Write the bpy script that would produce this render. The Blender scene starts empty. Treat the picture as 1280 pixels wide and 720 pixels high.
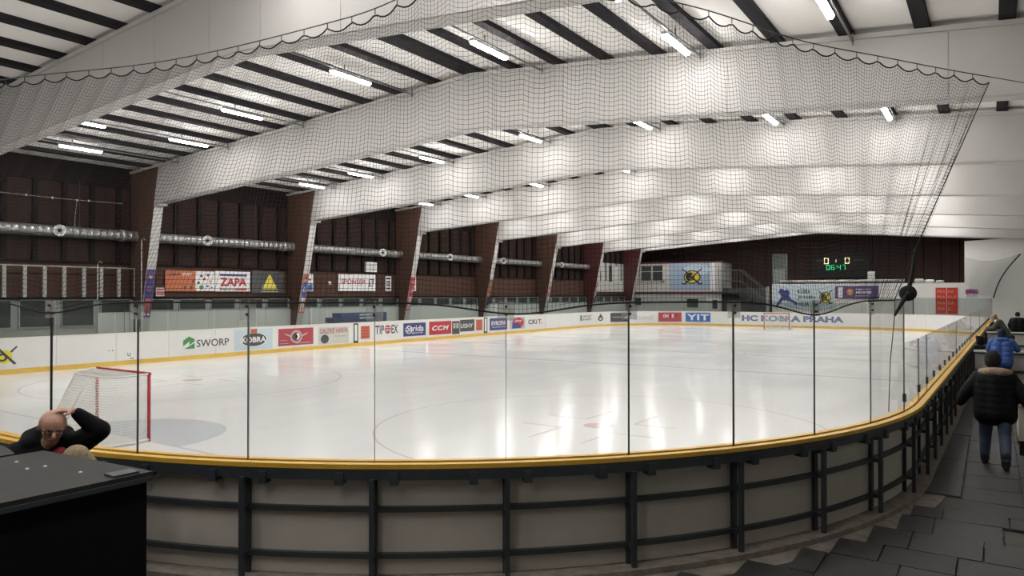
import bpy, bmesh, math, random
from mathutils import Vector, Matrix
random.seed(7)
SC = bpy.context.scene
COL = SC.collection
R = math.radians

# ------------------------------------------------------------------ camera, world, exposure
cam_data = bpy.data.cameras.new('camera')
cam_data.sensor_fit = 'HORIZONTAL'; cam_data.sensor_width = 36.0
cam_data.lens = 36.0 * 901.1 / 1280.0
cam_data.clip_start = 0.05; cam_data.clip_end = 300
cam = bpy.data.objects.new('camera', cam_data)
cam.location = (13.656, -7.254, 2.6615)
cam.rotation_euler = (math.pi / 2 + 0.0089, 0.0, 0.5873)
COL.objects.link(cam); SC.camera = cam

world = bpy.data.worlds.new('world'); SC.world = world
world.use_nodes = True
wb = world.node_tree.nodes.get('Background')
wb.inputs[0].default_value = (0.5, 0.5, 0.5, 1); wb.inputs[1].default_value = 0.0

SC.view_settings.view_transform = 'Standard'
SC.view_settings.look = 'None'
SC.view_settings.gamma = 1.0
SC.view_settings.use_curve_mapping = False
SC.view_settings.exposure = 0.95
LAMP = 46.0            # emission of the fluorescent diffusers
try:
    SC.cycles.transparent_max_bounces = 24
    SC.cycles.max_bounces = 8
    SC.cycles.diffuse_bounces = 5
    SC.cycles.sample_clamp_indirect = 6.0
except Exception:
    pass

# ------------------------------------------------------------------ materials
MATS = {}
def M(name, col, rough=0.6, metal=0.0, var=0.12, scale=6.0, bump=0.0, bscale=40.0, emit=None, spec=0.5, stretch=None):
    if name in MATS: return MATS[name]
    m = bpy.data.materials.new(name); m.use_nodes = True
    nt = m.node_tree; b = nt.nodes['Principled BSDF']
    b.inputs['Roughness'].default_value = rough
    b.inputs['Metallic'].default_value = metal
    b.inputs['Specular IOR Level'].default_value = spec
    tc = nt.nodes.new('ShaderNodeTexCoord')
    src = tc.outputs['Object']
    if stretch:
        mp = nt.nodes.new('ShaderNodeMapping'); mp.inputs['Scale'].default_value = stretch
        nt.links.new(src, mp.inputs[0]); src = mp.outputs[0]
    if emit:
        b.inputs['Base Color'].default_value = (*col, 1)
        b.inputs['Emission Color'].default_value = (*emit[0], 1)
        b.inputs['Emission Strength'].default_value = emit[1]
    else:
        n = nt.nodes.new('ShaderNodeTexNoise'); n.inputs['Scale'].default_value = scale; n.inputs['Detail'].default_value = 5
        nt.links.new(src, n.inputs['Vector'])
        mx = nt.nodes.new('ShaderNodeMix'); mx.data_type = 'RGBA'
        lo = tuple(max(0, c * (1 - var)) for c in col); hi = tuple(min(1, c * (1 + var)) for c in col)
        mx.inputs[6].default_value = (*lo, 1); mx.inputs[7].default_value = (*hi, 1)
        nt.links.new(n.outputs['Fac'], mx.inputs[0]); nt.links.new(mx.outputs[2], b.inputs['Base Color'])
    if bump:
        n2 = nt.nodes.new('ShaderNodeTexNoise'); n2.inputs['Scale'].default_value = bscale; n2.inputs['Detail'].default_value = 4
        nt.links.new(src, n2.inputs['Vector'])
        bp = nt.nodes.new('ShaderNodeBump'); bp.inputs['Strength'].default_value = bump; bp.inputs['Distance'].default_value = 0.02
        nt.links.new(n2.outputs['Fac'], bp.inputs['Height']); nt.links.new(bp.outputs[0], b.inputs['Normal'])
    MATS[name] = m
    return m

def glass_mat(name, tint):
    m = bpy.data.materials.new(name); m.use_nodes = True; nt = m.node_tree
    nt.nodes.clear()
    out = nt.nodes.new('ShaderNodeOutputMaterial')
    tr = nt.nodes.new('ShaderNodeBsdfTransparent'); tr.inputs[0].default_value = (*tint, 1)
    gl = nt.nodes.new('ShaderNodeBsdfGlossy'); gl.inputs['Roughness'].default_value = 0.01
    lw = nt.nodes.new('ShaderNodeLayerWeight'); lw.inputs['Blend'].default_value = 0.5
    pw = nt.nodes.new('ShaderNodeMath'); pw.operation = 'POWER'; pw.inputs[1].default_value = 5.0
    mu = nt.nodes.new('ShaderNodeMath'); mu.operation = 'MULTIPLY_ADD'; mu.inputs[1].default_value = 0.42; mu.inputs[2].default_value = 0.022
    nt.links.new(lw.outputs['Facing'], pw.inputs[0]); nt.links.new(pw.outputs[0], mu.inputs[0])
    mix = nt.nodes.new('ShaderNodeMixShader')
    nt.links.new(mu.outputs[0], mix.inputs[0]); nt.links.new(tr.outputs[0], mix.inputs[1]); nt.links.new(gl.outputs[0], mix.inputs[2])
    nt.links.new(mix.outputs[0], out.inputs[0])
    return m

def ice_mat():
    m = bpy.data.materials.new('ice'); m.use_nodes = True; nt = m.node_tree; b = nt.nodes['Principled BSDF']
    tc = nt.nodes.new('ShaderNodeTexCoord')
    n = nt.nodes.new('ShaderNodeTexNoise'); n.inputs['Scale'].default_value = 0.35; n.inputs['Detail'].default_value = 6
    nt.links.new(tc.outputs['Object'], n.inputs['Vector'])
    r = nt.nodes.new('ShaderNodeMapRange'); r.inputs[1].default_value = 0.3; r.inputs[2].default_value = 0.7
    r.inputs[3].default_value = 0.11; r.inputs[4].default_value = 0.18
    nt.links.new(n.outputs['Fac'], r.inputs[0]); nt.links.new(r.outputs[0], b.inputs['Roughness'])
    # long resurfacing streaks
    mp = nt.nodes.new('ShaderNodeMapping'); mp.inputs['Rotation'].default_value = (0, 0, 0.15); mp.inputs['Scale'].default_value = (1.6, 0.08, 1)
    nt.links.new(tc.outputs['Object'], mp.inputs[0])
    n3 = nt.nodes.new('ShaderNodeTexNoise'); n3.inputs['Scale'].default_value = 1.0; n3.inputs['Detail'].default_value = 4
    nt.links.new(mp.outputs[0], n3.inputs['Vector'])
    mx = nt.nodes.new('ShaderNodeMix'); mx.data_type = 'RGBA'
    mx.inputs[6].default_value = (0.80, 0.80, 0.79, 1); mx.inputs[7].default_value = (0.92, 0.915, 0.905, 1)
    nt.links.new(n3.outputs['Fac'], mx.inputs[0]); nt.links.new(mx.outputs[2], b.inputs['Base Color'])
    n2 = nt.nodes.new('ShaderNodeTexNoise'); n2.inputs['Scale'].default_value = 3.0; n2.inputs['Detail'].default_value = 5
    nt.links.new(tc.outputs['Object'], n2.inputs['Vector'])
    bp = nt.nodes.new('ShaderNodeBump'); bp.inputs['Strength'].default_value = 0.012; bp.inputs['Distance'].default_value = 0.02
    nt.links.new(n2.outputs['Fac'], bp.inputs['Height']); nt.links.new(bp.outputs[0], b.inputs['Normal'])
    b.inputs['IOR'].default_value = 1.31
    b.inputs['Specular IOR Level'].default_value = 0.36
    return m

def plank_mat(name, col, pitch=0.14):
    m = bpy.data.materials.new(name); m.use_nodes = True; nt = m.node_tree; b = nt.nodes['Principled BSDF']
    b.inputs['Roughness'].default_value = 0.75; b.inputs['Specular IOR Level'].default_value = 0.2
    tc = nt.nodes.new('ShaderNodeTexCoord')
    mp = nt.nodes.new('ShaderNodeMapping'); mp.inputs['Scale'].default_value = (1 / pitch, 1 / pitch, 0.25)
    nt.links.new(tc.outputs['Object'], mp.inputs[0])
    n = nt.nodes.new('ShaderNodeTexNoise'); n.inputs['Scale'].default_value = 0.9; n.inputs['Detail'].default_value = 3
    nt.links.new(mp.outputs[0], n.inputs['Vector'])
    mx = nt.nodes.new('ShaderNodeMix'); mx.data_type = 'RGBA'
    mx.inputs[6].default_value = (*[c * 0.6 for c in col], 1); mx.inputs[7].default_value = (*[min(1, c * 1.4) for c in col], 1)
    nt.links.new(n.outputs['Fac'], mx.inputs[0]); nt.links.new(mx.outputs[2], b.inputs['Base Color'])
    return m

ICE = ice_mat()
GLASS = glass_mat('clear_glass', (0.945, 0.951, 0.946))
GLASS3 = glass_mat('aged_glass', (0.88, 0.885, 0.875))
GLASS2 = glass_mat('grey_glass', (0.84, 0.87, 0.86))
BROWN = plank_mat('brown_planks', (0.026, 0.0125, 0.0092))
BROWN2 = plank_mat('brown_fascia', (0.10, 0.052, 0.037))
MAROON = M('maroon_paint', (0.095, 0.028, 0.027), 0.5)
BROWN4 = plank_mat('brown_end', (0.062, 0.036, 0.029))
BROWN3 = plank_mat('brown_band', (0.074, 0.039, 0.027))
DBROWN = M('dark_brown', (0.010, 0.0065, 0.0055), 0.8, spec=0.15)
WHITEC = M('white_cladding', (0.49, 0.472, 0.452), 0.55, var=0.05, scale=1.2)
CEILM = M('ceiling_board', (0.84, 0.815, 0.78), 0.8, var=0.06, scale=0.9)
PURL = M('dark_purlin', (0.020, 0.017, 0.020), 0.8, spec=0.15)
STEEL = M('dark_steel', (0.058, 0.066, 0.073), 0.45, 0.3, var=0.25)
GALV = M('galvanised', (0.45, 0.45, 0.44), 0.4, 0.6, var=0.25, scale=20)
DUCT = M('duct_metal', (0.36, 0.36, 0.35), 0.35, 0.7, var=0.2, scale=5)
WHITE = M('white_paint', (0.78, 0.77, 0.74), 0.5, var=0.05, scale=2)
BOARDW = M('board_white', (0.74, 0.73, 0.71), 0.35, var=0.07, scale=3)
BEIGE = M('beige_backing', (0.60, 0.55, 0.48), 0.6, var=0.12, scale=3)
YELLOW = M('yellow_plastic', (0.80, 0.46, 0.05), 0.4, var=0.1)
KICK = M('kick_yellow', (0.72, 0.47, 0.10), 0.4, var=0.15, scale=3)
BLACK = M('black', (0.012, 0.012, 0.013), 0.6)
RUBBER = M('rubber_black', (0.018, 0.018, 0.018), 0.5)
CONC = M('dirty_concrete', (0.27, 0.235, 0.20), 0.9, var=0.6, scale=9, bump=0.6, bscale=14)
FLOORC = M('dark_concrete', (0.085, 0.078, 0.070), 0.85, var=0.4, scale=5, bump=0.4, bscale=10)
GREYW = M('grey_wall', (0.34, 0.35, 0.33), 0.7, var=0.12, scale=2)
PALE = M('pale_partition', (0.58, 0.59, 0.56), 0.5, var=0.06, scale=2)
DARKWIN = M('dark_window', (0.05, 0.055, 0.055), 0.15)
NETB = M('net_black', (0.010, 0.010, 0.011), 0.8)
NETW = M('net_white', (0.72, 0.71, 0.66), 0.8)
NETG = M('net_grey', (0.55, 0.55, 0.52), 0.8)
RED = M('goal_red', (0.42, 0.025, 0.045), 0.35)
def flat(name, col, rough=0.5): return M('ink_' + name, col, rough, var=0.04, scale=5)
I_RED = flat('red', (0.45, 0.035, 0.045)); I_BLUE = flat('navy', (0.05, 0.055, 0.20)); I_BLACK = flat('black', (0.015, 0.015, 0.018))
I_WHITE = flat('white', (0.78, 0.77, 0.75)); I_GREEN = flat('green', (0.07, 0.28, 0.09)); I_ORANGE = flat('orange', (0.50, 0.14, 0.06))
I_YEL = flat('yellow', (0.72, 0.60, 0.05)); I_GREY = flat('charcoal', (0.07, 0.07, 0.075)); I_LGREY = flat('light_grey', (0.45, 0.44, 0.41))
I_LBLUE = flat('ice_blue', (0.52, 0.62, 0.68)); I_BLUE2 = flat('royal_blue', (0.03, 0.14, 0.42)); I_CRIM = flat('crimson', (0.40, 0.055, 0.075))
I_SKIN = flat('skin', (0.55, 0.33, 0.24)); I_PURP = flat('purple', (0.10, 0.07, 0.20)); I_PINK = flat('pink', (0.55, 0.06, 0.22)); I_TAN = flat('tan', (0.55, 0.38, 0.2))
I_PBLUE = flat('pale_blue', (0.34, 0.43, 0.56))

# ------------------------------------------------------------------ helpers
class MB:
    def __init__(s): s.v = []; s.f = []
    def add(s, vs, fs):
        o = len(s.v); s.v += [tuple(p) for p in vs]; s.f += [tuple(i + o for i in f) for f in fs]; return s
    def box(s, x0, x1, y0, y1, z0, z1):
        return s.add([(x0,y0,z0),(x1,y0,z0),(x1,y1,z0),(x0,y1,z0),(x0,y0,z1),(x1,y0,z1),(x1,y1,z1),(x0,y1,z1)],
                     [(0,3,2,1),(4,5,6,7),(0,1,5,4),(1,2,6,5),(2,3,7,6),(3,0,4,7)])
    def hexa(s, b, t):       # bottom quad, top quad (same order)
        return s.add(list(b) + list(t), [(0,3,2,1),(4,5,6,7),(0,1,5,4),(1,2,6,5),(2,3,7,6),(3,0,4,7)])
    def prism(s, poly, d):   # polygon (3d points) extruded by vector d
        n = len(poly); d = Vector(d)
        return s.add([Vector(p) for p in poly] + [Vector(p) + d for p in poly],
                     [tuple(range(n))[::-1], tuple(range(n, 2*n))] + [(i, (i+1) % n, n + (i+1) % n, n + i) for i in range(n)])
    def obox(s, p0, p1, w, h, up=(0,0,1)):   # bar from p0 to p1, w across, h along up
        p0 = Vector(p0); p1 = Vector(p1); d = (p1 - p0).normalized(); u = Vector(up)
        side = d.cross(u)
        if side.length < 1e-6: side = d.cross(Vector((1,0,0)))
        side.normalize(); u = side.cross(d).normalized()
        a = side * w / 2; b = u * h / 2
        return s.hexa([p0-a-b, p0+a-b, p0+a+b, p0-a+b], [p1-a-b, p1+a-b, p1+a+b, p1-a+b])
    def tube(s, pts, r, n=8, closed=False):
        pts = [Vector(p) for p in pts]; m = len(pts); rings = []; prev = None
        rr = r if isinstance(r, (list, tuple)) else [r] * m
        for i, p in enumerate(pts):
            if closed: d = pts[(i+1) % m] - pts[i-1]
            else: d = pts[min(i+1, m-1)] - pts[max(i-1, 0)]
            d.normalize()
            if prev is None:
                a = d.cross(Vector((0,0,1)))
                if a.length < 0.05: a = d.cross(Vector((1,0,0)))
            else: a = prev - d * prev.dot(d)
            a.normalize(); prev = a; b = d.cross(a)
            rings.append([p + (a * math.cos(2*math.pi*k/n) + b * math.sin(2*math.pi*k/n)) * rr[i] for k in range(n)])
        vs = [q for rg in rings for q in rg]; fs = []
        for i in range(m if closed else m - 1):
            j = (i + 1) % m
            for k in range(n):
                fs.append((i*n+k, i*n+(k+1) % n, j*n+(k+1) % n, j*n+k))
        if not closed: fs += [tuple(range(n))[::-1], tuple((m-1)*n + k for k in range(n))]
        return s.add(vs, fs)
    def lathe(s, prof, c, ax=(0,0,1), n=20):   # profile (r, h) about axis ax through c
        ax = Vector(ax).normalized(); a = ax.orthogonal().normalized(); b = ax.cross(a); c = Vector(c)
        vs = []; fs = []; m = len(prof)
        for r, h in prof:
            for k in range(n):
                t = 2*math.pi*k/n
                vs.append(c + ax*h + (a*math.cos(t) + b*math.sin(t)) * max(r, 1e-5))
        for i in range(m-1):
            for k in range(n): fs.append((i*n+k, i*n+(k+1) % n, (i+1)*n+(k+1) % n, (i+1)*n+k))
        fs += [tuple(range(n))[::-1], tuple((m-1)*n+k for k in range(n))]
        return s.add(vs, fs)
    def mesh(s, name, mat, origin=(0,0,0), smooth=False, fix=True):
        me = bpy.data.meshes.new(name); o = Vector(origin)
        me.from_pydata([tuple(Vector(p) - o) for p in s.v], [], s.f)
        if fix:
            bm = bmesh.new(); bm.from_mesh(me); bmesh.ops.recalc_face_normals(bm, faces=bm.faces); bm.to_mesh(me); bm.free()
        if mat: me.materials.append(mat)
        if smooth:
            me.polygons.foreach_set('use_smooth', [True] * len(me.polygons))
        me.update()
        return me
    def build(s, name, mat, parent=None, smooth=False, fix=True):
        org = WPOS.get(parent.name, Vector((0,0,0))) if parent else Vector((0,0,0))
        return link(name, s.mesh(name, mat, org, smooth, fix), parent)

WPOS = {}
def link(name, mesh, parent=None, loc=None):
    o = bpy.data.objects.new(name, mesh); COL.objects.link(o)
    if parent: o.parent = parent
    if loc is not None: o.location = loc
    WPOS[o.name] = (WPOS.get(parent.name, Vector((0,0,0))) if parent else Vector((0,0,0))) + (Vector(loc) if loc is not None else Vector((0,0,0)))
    return o
def tag(o, label, cat=None, group=None, kind=None):
    o['label'] = label
    if cat: o['category'] = cat
    if group: o['group'] = group
    if kind: o['kind'] = kind
    return o
def thing(name, label, cat, loc=(0,0,0), group=None, kind=None):
    o = bpy.data.objects.new(name, None); COL.objects.link(o); o.location = loc; o.empty_display_size = 0.2
    WPOS[o.name] = Vector(loc)
    return tag(o, label, cat, group, kind)

TXT = {}
def text_mesh(txt, bold=0.0, shear=0.0, space=1.0):
    key = (txt, bold, shear, space)
    if key in TXT: return TXT[key]
    cu = bpy.data.curves.new('lettering', 'FONT'); cu.body = txt; cu.size = 1.0; cu.offset = bold; cu.shear = shear
    cu.space_character = space; cu.resolution_u = 3; cu.extrude = 0.0
    ob = bpy.data.objects.new('lettering', cu); COL.objects.link(ob)
    dg = bpy.context.evaluated_depsgraph_get(); dg.update()
    me = bpy.data.meshes.new_from_object(ob.evaluated_get(dg))
    vs = [v.co.copy() for v in me.vertices]; fs = [tuple(p.vertices) for p in me.polygons]
    bpy.data.objects.remove(ob); bpy.data.curves.remove(cu); bpy.data.meshes.remove(me)
    x0 = min(v.x for v in vs); x1 = max(v.x for v in vs); y0 = min(v.y for v in vs); y1 = max(v.y for v in vs)
    TXT[key] = ([((v.x - x0)/(x1-x0), (v.y-y0)/(y1-y0)) for v in vs], fs)
    return TXT[key]

class Plane:
    """a flat sign surface: o = lower-left corner, r = right unit vector, u = up unit vector, w/h size"""
    def __init__(s, o, r, u, w, h):
        s.o = Vector(o); s.r = Vector(r).normalized(); s.u = Vector(u).normalized(); s.n = s.r.cross(s.u).normalized(); s.w = w; s.h = h
    def p(s, a, b, d=0.0): return s.o + s.r * a * s.w + s.u * b * s.h + s.n * d
    def plate(s, name, mat, parent, a0=0, a1=1, b0=0, b1=1, d0=0.0, d1=0.012):
        m = MB(); m.hexa([s.p(a0,b0,d0), s.p(a1,b0,d0), s.p(a1,b1,d0), s.p(a0,b1,d0)], [s.p(a0,b0,d1), s.p(a1,b0,d1), s.p(a1,b1,d1), s.p(a0,b1,d1)])
        return m.build(name, mat, parent)
    def poly(s, name, mat, parent, pts, d0=0.012, d1=0.016):
        m = MB(); m.prism([s.p(a, b, d0) for a, b in pts], s.n * (d1 - d0)); return m.build(name, mat, parent)
    def disc(s, name, mat, parent, a, b, ra, rb, d0=0.012, d1=0.016, n=24, inner=0.0):
        pts = [(a + ra*math.cos(2*math.pi*k/n), b + rb*math.sin(2*math.pi*k/n)) for k in range(n)]
        if not inner: return s.poly(name, mat, parent, pts, d0, d1)
        m = MB()
        for k in range(n):
            q = [pts[k], pts[(k+1) % n]]
            i = [(a + (x-a)*inner, b + (y-b)*inner) for x, y in q]
            m.prism([s.p(*q[0], d0), s.p(*q[1], d0), s.p(*i[1], d0), s.p(*i[0], d0)], s.n*(d1-d0))
        return m.build(name, mat, parent)
    def text(s, txt, mat, parent, a0, a1, b0, b1, d=0.018, bold=0.02, shear=0.0, space=1.0, name='lettering'):
        vs, fs = text_mesh(txt, bold, shear, space)
        m = MB(); m.add([s.p(a0 + (a1-a0)*x, b0 + (b1-b0)*y, d) for x, y in vs], fs)
        return m.build(name, mat, parent, fix=False)

# ------------------------------------------------------------------ rink outline (face of the boards towards the ice)
def arc(cx, cy, r, a0, a1, n):
    return [Vector((cx + r*math.cos(R(a0 + (a1-a0)*i/n)), cy + r*math.sin(R(a0 + (a1-a0)*i/n)))) for i in range(n+1)]
PATH = [Vector((0,-3.9))] + arc(4.9,3.95,7.85,-90,-1.2,40) + arc(5.6,45.2,8.0,0,90,32) + arc(-5.6,45.2,8.0,90,180,32) + arc(-5.75,3.95,7.85,180,270,32) + [Vector((0,-3.9))]
SL = [0.0]
for i in range(len(PATH)-1): SL.append(SL[-1] + (PATH[i+1]-PATH[i]).length)
TOT = SL[-1]
def at(s, off=0.0, z=0.0):
    s = s % TOT
    lo, hi = 0, len(SL) - 1
    while hi - lo > 1:
        mid = (lo + hi) // 2
        if SL[mid] <= s: lo = mid
        else: hi = mid
    d = PATH[lo+1] - PATH[lo]
    t = (s - SL[lo]) / max(d.length, 1e-9)
    p = PATH[lo] + d * t; d.normalize()
    return Vector((p.x + d.y*off, p.y - d.x*off, z))
def tang(s):
    d = at(s + 0.02) - at(s - 0.02); d.normalize(); return d
def samples(s0, s1, step=0.3):
    n = max(1, int(math.ceil((s1 - s0) / step)))
    return [s0 + (s1-s0)*i/n for i in range(n+1)]
def strip(mb, s0, s1, o0, o1, z0, z1, step=0.3):   # solid following the outline
    ss = samples(s0, s1, step); base = len(mb.v); vs = []; fs = []
    for s in ss: vs += [at(s,o0,z0), at(s,o1,z0), at(s,o1,z1), at(s,o0,z1)]
    for i in range(len(ss)-1):
        for k in range(4): fs.append((i*4+k, i*4+(k+1) % 4, (i+1)*4+(k+1) % 4, (i+1)*4+k))
    fs += [(0,1,2,3), tuple((len(ss)-1)*4+k for k in (3,2,1,0))]
    mb.add(vs, fs); return mb

# ------------------------------------------------------------------ THE SETTING
def roofz(x): return 9.67 - (0.063 * -x if x < 0 else 0.091 * x)
XL, XR, YB, YE = -20.0, 19.5, -13.5, 67.0
FRAMES = [-6.6, 2.4, 10.97, 20.0, 29.04, 38.08, 47.12, 56.15, 65.2]

# ice
m = MB(); ring = [at(s, -0.0, 0.0) for s in samples(0, TOT - 0.3, 0.4)]
m.add(ring, [tuple(range(len(ring)))])
ice = m.build('floor', ICE, fix=False); tag(ice, 'glossy white ice sheet inside the boards', 'ice', kind='structure')
if ice.data.polygons[0].normal.z < 0: ice.data.flip_normals()
# walkway floor around the ice, stepped up to the level of the mats
m = MB()
out = [at(s, 0.0, 0.0) for s in samples(0, TOT - 0.3, 0.4)]
n = len(out)
def outer(p):
    # push the point outward to the building rectangle
    c = Vector((0, 24.6)); d = Vector((p.x, p.y)) - c
    k = min(((XR if d.x > 0 else XL) - c.x)/d.x if abs(d.x) > 1e-6 else 1e9, ((YE if d.y > 0 else YB) - c.y)/d.y if abs(d.y) > 1e-6 else 1e9)
    return Vector((c.x + d.x*k, c.y + d.y*k, 0.0))
FZ = 0.165
inn = [at(s, 0.02, FZ) for s in samples(0, TOT - 0.3, 0.4)]
low = [at(s, 0.02, -0.1) for s in samples(0, TOT - 0.3, 0.4)]
vs = inn + [outer(p) + Vector((0,0,FZ)) for p in inn] + low
fs = [(i, (i+1) % n, n + (i+1) % n, n + i) for i in range(n)] + [(i, (i+1) % n, 2*n + (i+1) % n, 2*n + i) for i in range(n)]
m.add(vs, fs)
walk = m.build('floor.001', FLOORC); tag(walk, 'dark concrete walkway floor around the rink', 'floor', kind='structure')
m = MB()
m.box(XL-0.3, XR+0.3, YB-0.3, YE+4, -0.4, -0.12); tag(m.build('floor.002', FLOORC), 'concrete slab under the whole hall', 'floor', kind='structure')

# ice markings
ICE_RED = M('ice_red', (0.78, 0.70, 0.69), 0.15, var=0.1); ICE_RED2 = M('ice_spot_red', (0.76, 0.57, 0.56), 0.15, var=0.1)
ICE_BLUE = M('ice_blue_line', (0.72, 0.74, 0.77), 0.15, var=0.1); ICE_CREASE = M('ice_crease', (0.70, 0.73, 0.765), 0.15, var=0.05)
def ice_rect(name, mat, x0, x1, y0, y1, z=0.003):
    b = MB(); b.box(x0, x1, y0, y1, -0.02, z); return b.build(name, mat, ice)
def ice_ring(name, mat, cx, cy, r, w, z=0.003, n=64):
    b = MB()
    for k in range(n):
        a, c = 2*math.pi*k/n, 2*math.pi*(k+1)/n
        b.add([(cx+(r-w)*math.cos(a),cy+(r-w)*math.sin(a),z),(cx+r*math.cos(a),cy+r*math.sin(a),z),(cx+r*math.cos(c),cy+r*math.sin(c),z),(cx+(r-w)*math.cos(c),cy+(r-w)*math.sin(c),z)],[(0,1,2,3)])
    return b.build(name, mat, ice, fix=False)
def ice_disc(name, mat, cx, cy, r, z=0.003, a0=0, a1=360, n=40):
    b = MB(); pts = [(cx + r*math.cos(R(a0+(a1-a0)*k/n)), cy + r*math.sin(R(a0+(a1-a0)*k/n)), z) for k in range(n if a1-a0 == 360 else n+1)]
    b.add(pts, [tuple(range(len(pts)))]); return b.build(name, mat, ice, fix=False)
for gy, sgn in ((0.0, 1), (49.6, -1)):
    ice_rect('goal_line', ICE_RED, -12.6, 12.2 if gy == 0 else 12.8, gy-0.025, gy+0.025)
    a = (0, 180) if sgn > 0 else (180, 360)
    ice_disc('goal_crease', ICE_CREASE, 0, gy, 1.83, 0.0035, *a)
    for sx in (-7, 7):
        cy = gy + sgn*5.9
        ice_ring('faceoff_circle', ICE_RED, sx, cy, 4.5, 0.05)
        ice_disc('faceoff_spot', ICE_RED2, sx, cy, 0.3, 0.004)
        for qx in (-1, 1):
            for qy in (-1, 1):
                ice_rect('faceoff_mark', ICE_RED, sx+qx*0.55 - (0.9 if qx < 0 else 0), sx+qx*0.55 + (0.9 if qx > 0 else 0), cy+qy*0.55-0.03, cy+qy*0.55+0.03)
                ice_rect('faceoff_mark', ICE_RED, sx+qx*0.55-0.03, sx+qx*0.55+0.03, cy+qy*0.55 - (1.2 if qy < 0 else 0), cy+qy*0.55 + (1.2 if qy > 0 else 0))
for ly in (17.9, 31.7): ice_rect('blue_line', ICE_BLUE, -13.5, 12.95, ly-0.15, ly+0.15)
ice_rect('centre_line', ICE_RED, -13.5, 13.1, 24.65, 24.95)
ice_ring('centre_circle', ICE_BLUE, 0, 24.8, 4.5, 0.05)

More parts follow.
